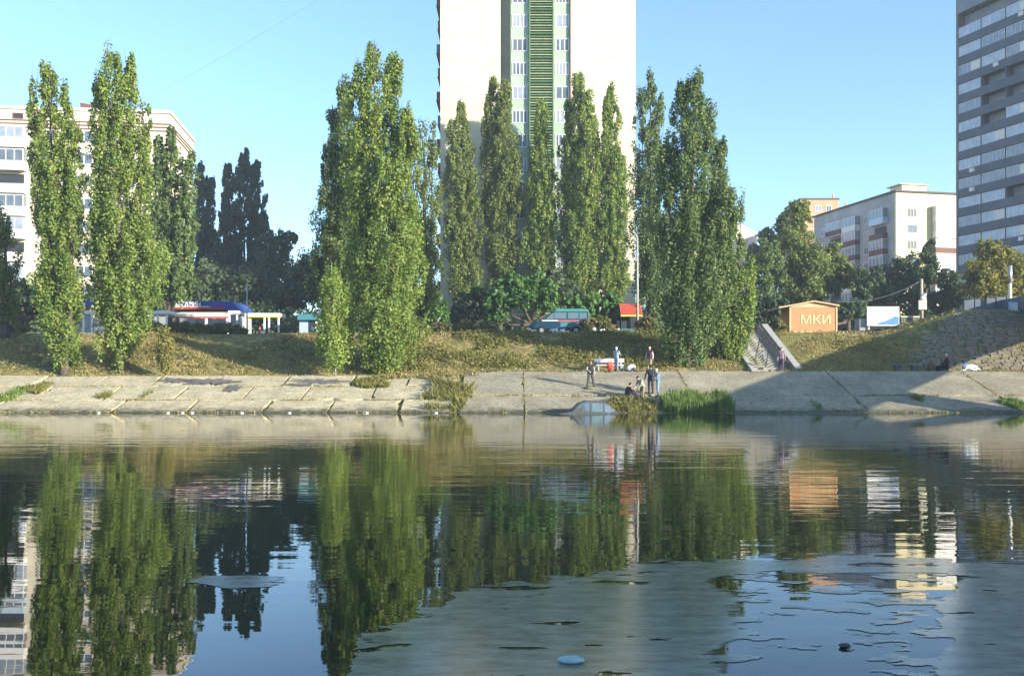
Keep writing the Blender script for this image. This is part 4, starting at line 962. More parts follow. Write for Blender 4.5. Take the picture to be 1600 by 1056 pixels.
mb = MB(); mb.box(a, b_, -.05, -.003, Z(494.5,d)-z0, Z(491,d)-z0, 0); mb.build('white_valance', M['white'], A1)
mb = MB(); rr = random.Random(3)
for k in range(14): mb.box(a+k*(b_-a)/14+.02, a+(k+1)*(b_-a)/14, -.04, -.01, Z(496.5+rr.uniform(0,1.5),d)-z0, Z(494.5,d)-z0-.003)
mb.build('red_valance', M['redbright'], A1)
for q in (322, 355, 272):
    mb = MB(); x = X(q,d)-X(322,d); mb.box(x-.1, x+.1, -.0, .15, -.2, Z(492,d)-z0-.003); mb.build('post', M['white'], A1)
mb = MB(); mb.box(a+.4, b_-.3, .6, 1.6, 0, .9); mb.build('counter', M['teal'], A1)
def canopy(px0, px1, py, d, posts, label, mm='white', th_=.28):
    c = (px0+px1)/2; e = empty('market_canopy', (X(c,d), d, G(X(c,d),d)), label=label, cat='canopy'); z0 = e.location.z
    a, b_ = X(px0,d)-X(c,d), X(px1,d)-X(c,d)
    mb = MB(); mb.box(a, b_, 0, 2.4, Z(py,d)-z0, Z(py,d)-z0+th_); mb.build('canopy_roof', M[mm], e, bevel=.03)
    mb = MB(); mb.box(a+.1, b_-.1, .02, 2.3, Z(py,d)-z0-.1, Z(py,d)-z0-.003); mb.build('roof_edge', M['yellow'] if 'yellow' in label else M['metal'], e)
    for q in posts: mb = MB(); x = X(q,d)-X(c,d); mb.box(x-.07, x+.07, .02, .16, -.2, Z(py,d)-z0-.103); mb.build('post', M[mm], e)
    return e
canopy(382, 437, 494, 88, (384,413,420,435), 'bright white flat canopy with a yellow edge right of the thin dark pole')
canopy(219, 262, 490, 88, (239,246,222,260), 'white flat canopy just right of the tallest left poplar')
canopy(128, 150, 490, 88, (130,143), 'white flat canopy showing between the two left poplars')
canopy(356, 372, 490, 91, (358,370), 'short pale canopy right of the striped awning', 'offwhite')
d = 96.5; z0 = G(X(140,d),d)
S2 = empty('shop_pavilion', (X(140,d), d, z0), label='blue and red shop roof showing between the two left poplars', cat='shop')
mb = MB(); mb.box(-1.8, 1.6, .2, 4, -.2, Z(484,d)-z0); mb.build('wall', M['recess'], S2)
mb = MB(); mb.box(-1.9, 1.7, 0, 4.2, Z(480,d)-z0, Z(469,d)-z0); mb.build('fascia', M['blue'], S2)
mb = MB(); mb.box(-1.9, 1.7, -.02, 4.2, Z(483.5,d)-z0, Z(480,d)-z0-.003); mb.build('red_band', M['red'], S2)
d = 88.; z0 = G(X(412,d),d)
for k, (px, w_, h_, m_, lb) in enumerate(((410,.42,.55,'litter','white bag standing under the white canopy, nearest the posts'),(406,.2,.95,'redbright','red bundle under the white canopy'),(421,.35,.4,'offwhite','pale crate at the right post of the white canopy'))):
    mb = MB(); mb.blob((0,0,h_*.5), (w_*.5,w_*.4,h_*.5), 0, 10, 7, .12); o = mb.build('goods_bundle', M[m_]); o.location = (X(px,87.5), 87.5, G(X(px,87.5),87.5)); tag(o, lb, 'bundle')
d = 84.5; z0 = G(X(484,d),d)
TK = empty('teal_kiosk', (X(484,d), d, z0), label='small teal-roofed market kiosk left of the young poplar', cat='kiosk')
a, b_ = X(467,d)-X(484,d), X(503,d)-X(484,d)
mb = MB(); mb.box(a, b_, .2, 2.2, 0, Z(500,d)-z0); mb.build('wall', M['palebluepanel'], TK)
mb = MB(); mb.hexa([(a-.1,-.2,Z(500,d)-z0+.003),(b_+.1,-.2,Z(500,d)-z0+.003),(b_+.1,2.4,Z(500,d)-z0+.003),(a-.1,2.4,Z(500,d)-z0+.003),(a-.1,-.1,Z(491,d)-z0),(b_+.1,-.1,Z(491,d)-z0),(b_+.1,2.3,Z(491,d)-z0),(a-.1,2.3,Z(491,d)-z0)]); mb.build('roof', M['teal'], TK)
mb = MB(); mb.box(a+.85, b_-.08, .14, .19, .35, Z(501,d)-z0); w0 = mb.build('window', M['dark'], TK)
mb = MB(); rr = random.Random(9)
for k in range(9): x = a+.95+rr.uniform(0,.9); z = .4+rr.uniform(0,.8); mb.box(x, x+.16, .08, .135, z, z+rr.uniform(.1,.22), k % 3)
mb.build('goods', [M['white'], M['cream'], M['tealroof']], w0)
# red kiosk
d = 84.; z0 = G(X(984,d),d)
RK = empty('red_kiosk', (X(984,d), d, z0), label='kiosk with a red corrugated roof and yellow edge behind the pale lamp pole', cat='kiosk')
a, b_ = X(970,d)-X(984,d), X(1004,d)-X(984,d); zr0, zr1 = Z(492,d)-z0, Z(474,d)-z0
mb = MB()
for k in range(14): x = a+k*(b_-a)/14; mb.hexa([(x,0,zr0),(x+.09,0,zr0),(x+.09,1.2,zr1),(x,1.2,zr1),(x,-.03,zr0+.06),(x+.09,-.03,zr0+.06),(x+.09,1.2,zr1+.06),(x,1.2,zr1+.06)])
mb.hexa([(a,.04,zr0),(b_,.04,zr0),(b_,1.24,zr1),(a,1.24,zr1),(a,.03,zr0+.03),(b_,.03,zr0+.03),(b_,1.2,zr1+.03),(a,1.2,zr1+.03)])
mb.build('roof', M['redbright'], RK)
mb = MB(); mb.box(a, b_, -.04, .05, zr0-.13, zr0-.003); mb.build('roof_edge', M['yellow'], RK)
mb = MB(); mb.box(a+.1, b_-.1, .7, 2, -.1, zr0+.3); mb.build('wall', M['dark'], RK)
mb = MB(); mb.box(a+.1, b_-.4, .3, .68, .0, .55); mb.build('counter', M['teal'], RK)
mb = MB(); mb.box(b_-.14, b_-.02, .0, .12, -.1, zr0-.14); mb.build('post', M['brown'], RK)
# ---------------------------------------------------------------- minibus (nose to the left)
d = 80.6; zg = Z(522.5,d)
V_ = empty('minibus', (X(828,d), d, zg), label='blue and teal minibus with a red stripe parked on the bank top', cat='minibus')
Lb = X(921,d)-X(828,d)
prof = [(0.05,.42),(0,.75),(.18,.98),(1.05,1.18),(1.95,1.98),(2.2,2.03),(Lb-.12,2.03),(Lb,1.8),(Lb+.02,.42)]
mb = MB(); mb.prism(prof, 0, 1.85); mb.build('body', M['busblue'], V_, bevel=.07)
mb = MB(); mb.prism([(1.98,1.86),(Lb-.03,1.86),(Lb-.14,2.05),(Lb-.3,2.10),(2.3,2.10),(2.12,2.05)], -.03, 1.88); mb.build('roof', M['tealroof'], V_, bevel=.03)
mb = MB(); mb.box(2.5, Lb-.05, -.012, -.003, .62, 1.02); mb.build('side_panel', M['teal'], V_)
mb = MB(); mb.box(1.0, 2.3, -.016, -.004, 1.09, 1.17, 0); mb.box(2.303, Lb-.12, -.016, -.004, 1.06, 1.17, 1); mb.build('stripe', [M['white'], mat('stripe_red', (.55,.12,.12), .5)], V_)
for x0_, x1_ in ((2.05,2.95),(3.15,3.95),(4.1,4.62)):
    mb = MB(); mb.box(x0_, x1_, -.018, -.004, 1.28, 1.76, 0); w0 = mb.build('window', M['glass'], V_)
    mb = MB(); mb.box(x0_-.05, x0_-.003, -.022, -.004, 1.25, 1.8); mb.box(x1_+.003, x1_+.05, -.022, -.004, 1.25, 1.8); mb.box(x0_, x1_, -.022, -.004, 1.763, 1.8); mb.build('frame', M['teal'], w0)
mb = MB(); mb.face([(1.17,.15,1.31),(1.17,1.7,1.31),(1.86,1.7,1.925),(1.86,.15,1.925)]); mb.v = [(x-.03, y, z+.035) for x, y, z in mb.v]; mb.build('windshield', M['glass'], V_)
mb = MB(); mb.face([(1.3,-.006,1.25),(1.95,-.006,1.25),(1.95,-.006,1.76),(1.86,-.006,1.76)]); mb.build('side_window', M['glass'], V_)
mb = MB(); mb.box(-.1, .12, -.02, 1.87, .35, .52); mb.build('bumper', M['offwhite'], V_, bevel=.02)
for y in (.2, 1.65): mb = MB(); mb.blob((.06,y,.78), (.06,.14,.1), 0, 10, 6); mb.build('headlight', M['white'], V_, smooth=True)
for x in (.95, Lb-1.1):
    for y in (-.04, 1.69):
        mb = MB(); mb.tube([(x,y,.34),(x,y+.2,.34)], .34, 18); w0 = mb.build('wheel', M['black'], V_)
        mb = MB(); mb.tube([(x,y-.012,.34),(x,y-.003,.34)], .17, 14); mb.build('rim', M['metal'], w0)
# low white blocks
for k, (px, pw, py, m_, lb) in enumerate(((834,12,517.5,'white','small low white block under the nose of the minibus'),(866,15,516,'white','long low white block under the middle of the minibus'),(879,10,516.5,'white','low white block touching the long one under the minibus'),(927,12,515,'white','low white block right of the minibus tail'),(942,9,516.5,'white','smallest white block between the tail block and the pinkish one'),(962,18,516,'pinkwall','pinkish white block left of the pale lamp pole'))):
    d = 78.4; hw = pw/2/F*d; x0 = X(px,d); mb = MB(); zz = G(x0, d)
    h = max(.12, Z(py-3.2,d)-zz); mb.hexa([(-hw,0,-.1),(hw,0,-.1),(hw,.4,-.1),(-hw,.4,-.1),(-hw*.9,.03,h*.8),(hw*.7,.03,h),(hw*.8,.36,h),(-hw*.85,.36,h*.85)])
    o = mb.build('kerb_block', M[m_], bevel=.02); o.location = (x0, d, zz); tag(o, lb, 'block', 'low white blocks along the bank top')
# ---------------------------------------------------------------- steps with walls and railing
ST = empty('stairway', (16.6, 68.5, 2.5), label='concrete stairway climbing the bank with a sloping side wall and dark railing', cat='stairs')
n = 20; y0s, y1s = 68.5, 77.3; zz0, zz1 = 2.52, 5.9
mb = MB()
for k in range(n):
    a = (y1s-y0s)/n*k; mb.box(.3, 2.95, a, y1s-y0s+.6, (zz1-zz0)/n*k-.5, (zz1-zz0)/n*(k+1)+.02)
mb.build('steps', M['stair'], ST)
mb = MB(); w_ = .3; hh = .42
mb.hexa([(2.953,-.5,-.3),(2.953+w_,-.5,-.3),(2.953+w_,8.9,3.0),(2.953,8.9,3.0),(2.953,-.5,.25),(2.953+w_,-.5,.25),(3.05+w_,8.9,3.4+hh),(3.05,8.9,3.4+hh)]); mb.build('side_wall', M['stair'], ST)
mb = MB(); mb.hexa([(2.9,-.75,.253),(3.35,-.75,.253),(3.5,8.9,3.403+hh),(3.02,8.9,3.403+hh),(2.9,-.75,.36),(3.35,-.75,.36),(3.5,8.9,3.51+hh),(3.02,8.9,3.51+hh)]); mb.build('wall_coping', M['polegrey'], ST)
mb = MB(); mb.hexa([(0,-.4,-.3),(.297,-.4,-.3),(.297,8.7,3.0),(0,8.7,3.0),(0,-.4,.16),(.297,-.4,.16),(.297,8.7,3.55),(0,8.7,3.55)]); mb.build('left_kerb', M['polegrey'], ST)
rl = MB(); sl_ = (zz1-zz0)/(y1s-y0s)
for k in range(17):
    y = .25+k*.53; z = sl_*y; rl.tube([(2.3,y,z),(2.3,y,z+.95)], .028, 6)
for h in (.95,.5): rl.tube([(2.3,.2,sl_*.2+h),(2.3,8.8,sl_*8.8+h)], .035, 6)
rl.build('handrail', M['roofdark'], ST)
rl = MB()
for k in range(9): y = .4+k*1.0; z = sl_*y; rl.tube([(2.72,y,z),(2.72,y,z+.85)], .028, 6)
rl.tube([(2.72,.3,sl_*.3+.85),(2.72,8.7,sl_*8.7+.85)], .035, 6); rl.build('handrail', M['roofdark'], ST)
# ---------------------------------------------------------------- benches and belongings
d = 67.6
zp = 2.58+.02
B1_ = empty('park_bench', (X(953,d), d, zp), label='white bench with a dark gap between back and seat, beside the man in blue', cat='bench')
hw = X(976,d)-X(953,d)
mb = MB(); mb.box(-hw, hw, .36, .42, .62, .86); mb.build('backrest', M['white'], B1_, bevel=.01)
mb = MB(); mb.box(-hw+.05, hw-.05, -.08, .3, .36, .42); mb.build('seat', M['offwhite'], B1_, bevel=.01)
for x in (-hw+.2, hw-.2):
    mb = MB(); mb.box(x-.08, x+.08, .0, .34, -.05, .357); mb.box(x-.05, x+.05, .423, .47, -.05, .84); mb.build('leg', M['palebluepanel'], B1_)
mb = MB(); mb.box(-hw+.05, hw-.05, .43, .45, .43, .6); mb.build('back_rail', M['brown'], B1_)
d = 67.8
B2_ = empty('park_bench', (X(1416,d), d, zp), label='long teal plank bench on dark feet in front of the stone slope', cat='bench')
hw = (1437-1394)/2/F*d
mb = MB(); mb.box(-hw, hw, -.2, .25, .40, .47); mb.build('seat', M['teal'], B2_, bevel=.01)
for x in (-hw*.62, hw*.62):
    mb = MB(); mb.box(x-.2, x+.2, -.12, .18, -.1, .397); mb.build('leg', M['roofdark'], B2_)
def lump(name, px, py, d, rx, rz, m_, label, cat, z=None, ry=None, seed=0, extra=None):
    random.seed(seed); mb = MB(); mb.blob((0,0,rz*.85), (rx, ry or rx*.7, rz), 0, 14, 9, .07)
    o = mb.build(name, M[m_] if isinstance(m_, str) else m_, smooth=True); o.location = (X(px,d), d, z if z is not None else G(X(px,d),d)); tag(o, label, cat); return o
# red rucksack with parts
e = empty('rucksack', (X(953.5,66.9), 66.9, zp), label='bright red rucksack standing left of the man in blue', cat='rucksack')
mb = MB(); mb.box(-.2,.2,-.14,.14,.02,.62); mb.build('main_bag', M['redbright'], e, bevel=.08)
mb = MB(); mb.box(-.14,.14,-.23,-.143,.08,.34); mb.build('front_pocket', M['red'], e, bevel=.03)
mb = MB(); mb.tube([(-.06,0,.6),(-.05,0,.7),(.05,0,.7),(.06,0,.6)], .015, 6); mb.build('handle', M['black'], e)
lump('carrier_bag', 984, 575, 67.4, .24, .2, 'litter', 'white carrier bag on the ground right of the white bench', 'bag', zp, seed=2)
lump('dark_bag', 991, 577, 67.2, .15, .14, 'brown', 'small dark brown bag touching the white carrier bag', 'bag', zp, seed=3)
lump('dark_bag', 975, 578, 67.1, .3, .07, 'black', 'flat black bag in front of the white carrier bag', 'bag', zp, seed=4)
lump('litter_bin', 1454, 575, 67.8, .24, .3, 'bin', 'squat brown bin between the teal bench and the sitting person', 'bin', zp, seed=5)
lump('goods_bag', 987, 573, 68.2, .3, .26, 'litter', 'crumpled whitish sack just behind the small dark brown bag', 'bag', zp, seed=6)
o = lump('anglers_bag', 991, 622, 60.6, .5, .16, 'roofdark', 'dark tackle bag on the ground in front of the seated angler', 'bag', G(X(991,60.6),60.6)+.1, seed=7)
lump('anglers_bag', 921, 613, 62.6, .38, .08, mat('olive_cloth', (.20,.24,.10), .9, noise=.3), 'flat olive mat at the feet of the lone standing man', 'bag', G(X(921,62.6),62.6)+.1, seed=8)
# white dog
DG = empty('white_dog', (X(1514,67.5), 67.5, zp), label='white dog with a dark face lying on the walkway before the stone slope', cat='dog')
mb = MB(); mb.blob((0,0,.0),(1,1,1)); mb = MB()
mb.blob((.12,0,.26),(.40,.2,.22),0,14,9); mb.blob((.42,0,.2),(.18,.2,.2),0,12,8); mb.blob((-.22,-.02,.36),(.2,.16,.2),0,12,8); mb.blob((-.42,-.03,.42),(.14,.12,.12),0,12,8); mb.blob((-.55,-.03,.38),(.09,.06,.06),0,10,6)
mb.tube([(-.2,-.12,.2),(-.34,-.14,.06),(-.52,-.14,.05)],[.07,.05,.045],8); mb.tube([(-.2,.1,.2),(-.34,.12,.06),(-.5,.12,.05)],[.07,.05,.045],8); mb.tube([(.42,-.16,.16),(.3,-.2,.05),(.16,-.2,.05)],[.1,.06,.045],8); mb.tube([(.42,.16,.16),(.3,.2,.05),(.16,.2,.05)],[.1,.06,.045],8)
mb.tube([(.55,0,.2),(.75,.05,.1),(.85,.12,.08)],[.05,.04,.02],7)
def remesh(o, v):
    md = o.modifiers.new('r', 'REMESH'); md.mode = 'VOXEL'; md.voxel_size = v; md.use_smooth_shade = True
    dg = bpy.context.evaluated_depsgraph_get(); dg.update(); me = bpy.data.meshes.new_from_object(o.evaluated_get(dg))
    old = list(o.data.materials); o.modifiers.clear(); o.data = me
    if not me.materials:
        for m_ in old: me.materials.append(m_)
    return o
o = mb.build('body', M['litter'], DG, smooth=True); remesh(o, .02)
mb = MB(); mb.blob((-.40,-.1,.52),(.04,.03,.07)); mb.blob((-.40,.05,.52),(.04,.03,.07)); mb.blob((-.62,-.03,.39),(.035,.03,.03)); mb.blob((-.47,-.12,.44),(.05,.03,.04)); mb.build('ears_and_nose', M['black'], DG, smooth=True)
# ---------------------------------------------------------------- half-sunken car
CR = empty('sunken_car', (X(925,57.3), 57.3, -.03), rot=(math.radians(-4), math.radians(3), math.radians(6)), label='dull grey-blue car sunk to its windows at the water edge below the lone standing man', cat='car')
carp = mat('car_paint', (.075,.095,.105), .5, metal=.1, noise=.6, nscale=5, col2=(.05,.055,.04))
side = [(-1.35,0),(-1.28,.12),(-.85,.62),(-.5,.76),(.35,.77),(.75,.66),(1.3,.25),(1.42,0)]
mb = MB(); nS = len(side)
ysec = [(-.75,1.0),(-.55,1.08),(.55,1.08),(.75,1.0)]
rings = []
for yv, hs in ((-.80,.0),(-.60,.93),(-.35,1.0),(.35,1.0),(.60,.93),(.80,.0)):
    ring = [(x*(1 if hs else 1.02), yv, (z*hs) if hs else 0.0) for x, z in side]; rings.append(ring)
for a_, b2 in zip(rings[:-1], rings[1:]):
    for i_ in range(nS-1): mb.face([a_[i_], b2[i_], b2[i_+1], a_[i_+1]])
mb.build('roof', carp, CR, smooth=False, bevel=.04)
mb = MB(); mb.prism([(-2.1,-.6),(-2.1,-.12),(-1.35,.02),(1.45,.02),(2.0,-.15),(2.0,-.6)], -.85, .85); mb.build('body', carp, CR, bevel=.06)
def sidepatch(pts, m_, name, off=.012):
    mb = MB()
    # near side plane between ring 0 (y=-.80,z=0) and ring 1 (y=-.60,z=.93h)
    q = []
    for x, z in pts: zr = np.interp(x, [p_[0] for p_ in side], [p_[1] for p_ in side])*.93; q.append((x, -.80+.20*min(1, z/zr)-off, z))
    mb.face(q); return mb.build(name, m_, CR)
sidepatch([(-1.12,.1),(-.30,.1),(-.30,.58),(-.45,.59),(-.76,.50)], M['glass'], 'window')
sidepatch([(-.18,.1),(.48,.1),(.48,.58),(-.18,.59)], mat('car_glass_dusty', (.12,.19,.21), .3, spec=.5, noise=.4, nscale=3), 'window')
sidepatch([(.58,.1),(1.16,.12),(.76,.50),(.58,.56)], M['glassmid'], 'window')
mb = MB(); mb.tube([(-1.45,-.85,.1),(-1.4,-.98,.15)], .03, 6); mb.blob((-1.4,-1.02,.16),(.06,.09,.06)); mb.build('wing_mirror', M['black'], CR)
# floating litter near the camera and along the far edge
d = dist_at(1035)
lump('plastic_bag', 892, 1035, d, .085, .022, mat('bag_turq', (.42,.62,.60), .4, noise=.3, nscale=20), 'pale turquoise plastic bag floating on the scum near the camera', 'bag', .0, seed=10)
d = dist_at(1011); lump('floating_clod', 1320, 1011, d, .04, .015, 'roofdark', 'small dark clod floating in the bright blue reflection', 'clod', .0, seed=11)
rr = random.Random(21)
for k, (px, py, lb) in enumerate(((154,651,'floating white scrap at the left waterline, larger one'),(262,643,'pale scrap left of the mid-left joint at the waterline'),(285,643,'pale scrap second from the mid-left joint at the waterline'),(300,644,'tiny scrap under the dark upper patch at the waterline'),(378,650,'white scrap afloat under the long dark patch'),(452,650,'pale scrap afloat below the dark patches, further right'),(573,643,'pale scrap beneath the grassy patch at the waterline'),(681,641,'white scrap in front of the big weed clump'))):
    d = 57.6; o = lump('litter_scrap', px, py, d, .12, .035, 'litter', lb, 'litter', .0, seed=30+k); tag(o, group='scraps of litter at the waterline')
# ---------------------------------------------------------------- people
SKIN = mat('skin', (.45,.27,.19), .6); HAIR = mat('dark_hair', (.03,.022,.018), .7); HAIRG = mat('grey_hair', (.45,.45,.44), .7)
def cloth(name, c): return mat('cloth_'+name, c, .9, noise=.25, nscale=9)
BASE = dict(pel=(0,0,.95), chest=(0,0,1.28), neck=(0,0,1.47), head=(0,.02,1.63),
 hipL=(-.1,0,.92), kneeL=(-.11,.02,.50), ankL=(-.11,-.01,.09), hipR=(.1,0,.92), kneeR=(.11,.02,.50), ankR=(.11,-.01,.09),
 shL=(-.19,0,1.41), elL=(-.25,-.02,1.13), wrL=(-.27,.06,.88), shR=(.19,0,1.41), elR=(.25,-.02,1.13), wrR=(.27,.06,.88), face=(0,1,0))
def cap(mb, a, b, ra, rb, n=12):
    a, b = Vector(a), Vector(b); mb.tube([a, b], [ra, rb], n); mb.blob(a, ra*1.0, 0, n, 6); mb.blob(b, rb*1.0, 0, n, 6)
def person(label, px, d, z, rz, pose, top, legs, hair=None, scale=1., hat=None, vest=None):
    J = dict(BASE); J.update(pose); J = {k: Vector(v) for k, v in J.items()}
    e = empty('person', (X(px,d), d, z), rz=rz, label=label, cat='person'); e.scale = (scale,)*3
    f = J['face'].normalized(); up = (J['head']-J['neck']).normalized(); sd = f.cross(Vector((0,0,1))).normalized()
    def trunk(mb, g=0):
        w = (J['shR']-J['shL']).normalized()
        for t, rx in ((0,.15),(.35,.14),(.7,.165),(1,.16)):
            pass
        p0, p1, p2 = J['pel'], J['chest'], (J['shL']+J['shR'])/2
        for s in (-1, 0, 1):
            mb.tube([p0+w*.075*s, (p0+p1)/2+w*.06*s, p1+w*.08*s, p2+w*.07*s-Vector((0,0,.03))], [.105+g,.095+g,.11+g,.08+g], 12)
            mb.blob(p0+w*.075*s, .105+g, 0, 12, 6); mb.blob(p2+w*.07*s-Vector((0,0,.03)), .08+g, 0, 12, 6)
        cap(mb, J['shL'], J['shR'], .065+g, .065+g)
    def arm(mb, s, g=0, wr=True):
        cap(mb, J['sh'+s], J['el'+s], .055+g, .043+g); cap(mb, J['el'+s], J['wr'+s], .042+g, (.028 if wr else .034)+g)
    def leg(mb, s, g=0):
        cap(mb, J['hip'+s], J['knee'+s], .088+g, .058+g); cap(mb, J['knee'+s], J['ank'+s], .056+g, .038+g)
    mb = MB(); trunk(mb); cap(mb, J['neck']-up*.05, J['head']-up*.04, .055, .05)
    mb.blob(J['head'], (.078,.095,.115), 0, 16, 12); mb.blob(J['head']+f*.02-up*.06, (.055,.06,.055), 0, 12, 8)
    mb.blob(J['head']+f*.1-up*.015, (.014,.022,.024)); mb.blob(J['head']+sd*.08, (.014,.024,.032)); mb.blob(J['head']-sd*.08, (.014,.024,.032)); mb.blob(J['head']+f*.088-up*.055, (.026,.014,.01))
    for s, q in (('L',-1),('R',1)):
        arm(mb, s); leg(mb, s)
        an = J['ank'+s]; ft = Vector((f.x, f.y, 0)).normalized() if (abs(f.x)+abs(f.y)) > .01 else Vector((0,1,0))
        if 'foot' in pose: ft = Vector(pose['foot'])
        cap(mb, an-Vector((0,0,.035)), an+ft*.15-Vector((0,0,.055)), .042, .033)
        fa = (J['wr'+s]-J['el'+s]).normalized(); ac = fa.cross(f if abs(fa.dot(f)) < .9 else Vector((1,0,0))).normalized(); pn = fa.cross(ac)
        w0 = J['wr'+s]; pk = w0+fa*.085
        for t in (-.028,-.009,.01,.028):
            cap(mb, w0+ac*t*.6, pk+ac*t, .018, .014, 8)
        for t, L_ in ((-.03,.062),(-.01,.074),(.011,.078),(.031,.07)):
            k1 = pk+ac*t+fa*L_*.5+pn*.008; cap(mb, pk+ac*t, k1, .0105, .0095, 8); cap(mb, k1, k1+fa*L_*.42+pn*.026, .0095, .008, 8)
        th_ = w0+fa*.03+ac*.03; cap(mb, th_, th_+fa*.035+ac*.03, .013, .011, 8); cap(mb, th_+fa*.035+ac*.03, th_+fa*.068+ac*.036+pn*.012, .011, .009, 8)
    o = mb.build('body', SKIN, e); remesh(o, .0095)
    mb = MB(); trunk(mb, .016); arm(mb, 'L', .012); arm(mb, 'R', .012); mb.v = [v for v in mb.v]
    if vest:
        o = mb.build('sleeves', cloth('sleeve', vest), e); remesh(o, .014); mb = MB(); trunk(mb, .03)
    o = mb.build('jacket', cloth('top', top), e); remesh(o, .014)
    mb = MB(); leg(mb, 'L', .018); leg(mb, 'R', .018); mb.blob(J['pel']-Vector((0,0,.02)), (.17,.125,.12), 0, 14, 8)
    o = mb.build('trousers', cloth('legs', legs), e); remesh(o, .014)
    for s in 'LR':
        mb = MB(); an = J['ank'+s]; ft = Vector(pose['foot']) if 'foot' in pose else Vector((f.x, f.y, 0)).normalized()
        cap(mb, an-Vector((0,0,.03))-ft*.03, an+ft*.15-Vector((0,0,.05)), .052, .042, 10); mb.build('shoe', M['black'], e, smooth=True)
    mb = MB(); mb.blob(J['head']+up*.025-f*.02, (.09,.105,.108), 0, 14, 10)
    c0 = J['head']; keep = []
    hv = [Vector(v) for v in mb.v]
    mb.f, mb.m = zip(*[(q, 0) for q in mb.f if not (sum((hv[i]-c0).dot(f) for i in q)/4 > .045 and sum((hv[i]-c0).dot(up) for i in q)/4 < .065)])
    mb.f = list(mb.f); mb.m = list(mb.m)
    mb.build('cap' if hat else 'hair', hat if hat else (hair or HAIR), e, smooth=True)
    mb = MB()
    for q in (-1, 1): mb.blob(c0+f*.088+sd*.032*q+up*.008, .011, 0, 8, 6)
    mb.build('eyes', M['black'], e, smooth=True)
    return e
def SZ(x, y): return float(np.clip((y-58)/8.5, 0, 1)*ztop(x))+.0
# lone man standing with feet apart on the slabs, facing the water
d = 62.9; x = X(922.5,d)
person('man in a dark vest and grey trousers standing alone with legs apart on the slabs', 922.5, d, SZ(x,d)-.0, math.radians(200),
 dict(kneeL=(-.17,.03,.5), ankL=(-.24,.0,.09), kneeR=(.16,.03,.5), ankR=(.24,0,.09), elL=(-.27,.02,1.15), wrL=(-.2,.22,1.02), elR=(.27,.02,1.15), wrR=(.19,.24,1.05)),
 (.025,.025,.03), (.07,.075,.08), vest=(.42,.42,.36), scale=.98)
d = 67.2
person('man in pale blue clothes and a white cap standing before the white bench', 963, d, 2.6, math.radians(-35),
 dict(elL=(-.26,.1,1.2), wrL=(-.08,.25,1.25), elR=(.26,.1,1.18), wrR=(.1,.26,1.22), kneeL=(-.08,.03,.5), ankL=(-.08,0,.09), kneeR=(.08,.03,.5), ankR=(.08,0,.09)),
 (.28,.36,.42), (.25,.33,.40), hat=M['litter'], scale=.93)
d = 68.0
person('man in dark vest and beige trousers standing on the bank above the anglers', 1015, d, 2.62, math.radians(150),
 dict(kneeL=(-.1,.05,.52), ankL=(-.1,.16,.12), kneeR=(.13,0,.5), ankR=(.18,-.1,.09)), (.09,.05,.05), (.42,.33,.18), vest=(.55,.55,.52), scale=.95, hair=HAIRG)
d = 61.0; x = X(981,d)
person('dark-clothed angler sitting hunched on the slabs facing right', 980, d, SZ(x,d)-.02, math.radians(-70),
 dict(pel=(0,-.05,.16), chest=(0,.05,.46), neck=(0,.14,.66), head=(0,.22,.79), hipL=(-.1,-.05,.16), kneeL=(-.13,.32,.42), ankL=(-.13,.52,.08), hipR=(.1,-.05,.16), kneeR=(.13,.36,.40), ankR=(.14,.58,.08),
  shL=(-.19,.1,.58), elL=(-.23,.25,.38), wrL=(-.1,.45,.4), shR=(.19,.1,.58), elR=(.23,.26,.36), wrR=(.1,.48,.38), face=(0,1,-.25)), (.03,.035,.05), (.03,.03,.045), scale=1.0)
d = 60.2; x = X(1003,d)
person('man in light shirt bending forward left of the navy-jacketed man', 1003, d, SZ(x,d), math.radians(120),
 dict(pel=(0,-.05,.93), chest=(0,.10,1.18), neck=(0,.22,1.34), head=(0,.33,1.45), shL=(-.19,.17,1.29), shR=(.19,.17,1.29), elL=(-.24,.25,1.03), wrL=(-.2,.4,.84), elR=(.24,.25,1.03), wrR=(.2,.42,.86), hipL=(-.1,-.05,.9), hipR=(.1,-.05,.9), kneeL=(-.13,.02,.5), ankL=(-.15,.08,.09), kneeR=(.13,-.04,.5), ankR=(.16,-.14,.09), face=(0,1,-.4)),
 (.36,.36,.26), (.26,.22,.14), scale=.97)
d = 61.6; x = X(1016,d)
person('heavy man in a navy jacket standing with his back turned, by the reeds', 1017, d, SZ(x,d), math.radians(10),
 dict(elL=(-.3,.05,1.14), wrL=(-.3,.2,.98), elR=(.3,.05,1.14), wrR=(.28,.2,1.0)), (.025,.03,.05), (.05,.045,.05), scale=1.05)
d = 61.0; x = X(1027,d)
person('man in faded blue denim, rightmost of the group by the reeds', 1028, d, SZ(x,d), math.radians(80),
 dict(neck=(0,.05,1.46), head=(0,.12,1.6), elL=(-.24,.06,1.12), wrL=(-.2,.22,.98), elR=(.24,.06,1.12), wrR=(.2,.24,1.0), face=(0,1,-.3)), (.16,.24,.34), (.20,.30,.42), hair=HAIRG, scale=1.02)
d = 68.2
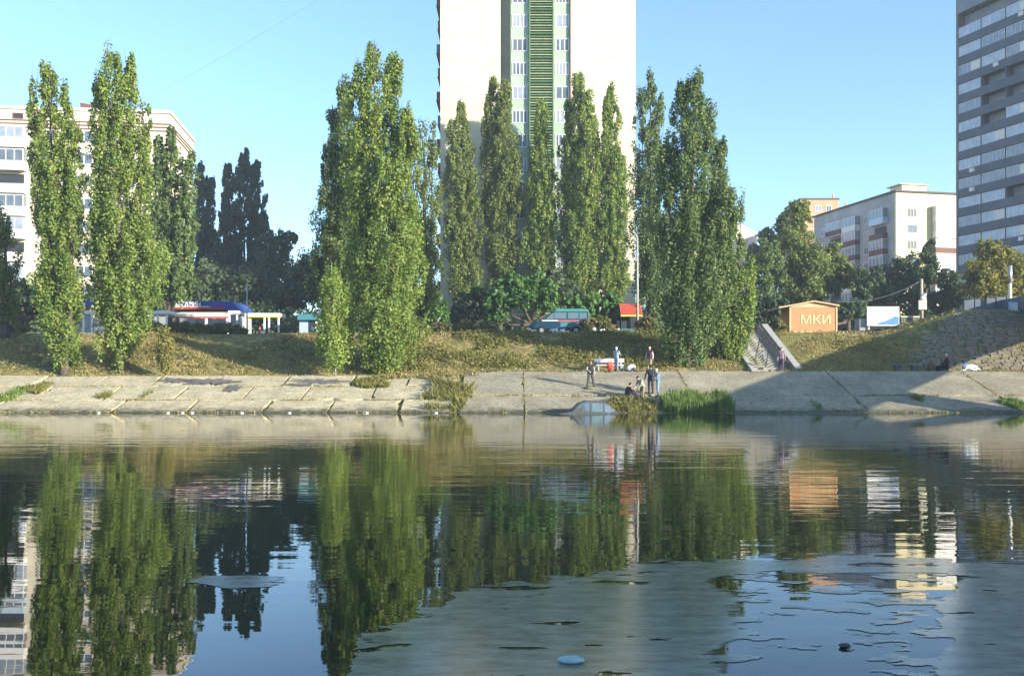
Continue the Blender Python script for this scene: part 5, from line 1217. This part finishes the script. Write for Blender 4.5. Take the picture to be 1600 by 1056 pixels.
person('person in a mauve top walking at the bottom of the steps', 1221, d, 2.58, math.radians(160),
 dict(kneeL=(-.09,.12,.52), ankL=(-.09,.2,.1), kneeR=(.09,0,.5), ankR=(.09,-.2,.12), wrL=(-.25,-.05,.88), wrR=(.25,.2,.92)), (.30,.20,.27), (.10,.07,.12), scale=.95)
d = 67.6
person('grey-haired person in black sitting on the low edge before the stone slope', 1480, d, 2.58, math.radians(75),
 dict(pel=(0,0,.42), chest=(0,.03,.75), neck=(0,.06,.95), head=(0,.09,1.1), hipL=(-.1,0,.4), kneeL=(-.12,.42,.42), ankL=(-.12,.45,.09), hipR=(.1,0,.4), kneeR=(.12,.42,.42), ankR=(.12,.48,.09), shL=(-.19,.03,.88), shR=(.19,.03,.88), elL=(-.24,.12,.64), wrL=(-.12,.36,.5), elR=(.24,.12,.64), wrR=(.12,.38,.5)), (.03,.03,.035), (.03,.03,.04), hair=HAIRG, scale=1.0)
mb = MB(); mb.box(-.45,.3,-.2,.25,0,.38); o = mb.build('storage_box', M['black'], bevel=.03); o.location = (X(1474,67.75), 67.75, 2.58); tag(o, 'black box seat under the grey-haired sitting person', 'box')
# fishing rods
def rod(px, d, z, tip, label):
    x0 = X(px,d); mb = MB(); a = Vector((0,0,0)); b_ = Vector(tip); mb.tube([a, b_*.5, b_], [.014,.009,.004], 6)
    o = mb.build('fishing_rod', M['black'], smooth=True); o.location = (x0, d, z); tag(o, label, 'fishing rod', 'fishing rods')
rod(985, 60.7, SZ(X(985,60.7),60.7)+.4, (-1.2,-2.6,.5), 'thin dark fishing rod held by the seated angler')
# ---------------------------------------------------------------- air
hz = MB(); hz.box(-420, 420, -160, 700, -12, 80)
hm = bpy.data.materials.new('haze_air'); hm.use_nodes = True; n_ = hm.node_tree; n_.nodes.clear()
pv = n_.nodes.new('ShaderNodeVolumePrincipled'); pv.inputs['Color'].default_value = (.72,.84,1,1); pv.inputs['Density'].default_value = .00045; pv.inputs['Anisotropy'].default_value = 0
ou = n_.nodes.new('ShaderNodeOutputMaterial'); n_.links.new(pv.outputs[0], ou.inputs['Volume'])
tag(hz.build('haze', hm), 'thin bluish morning haze in the air', kind='stuff')
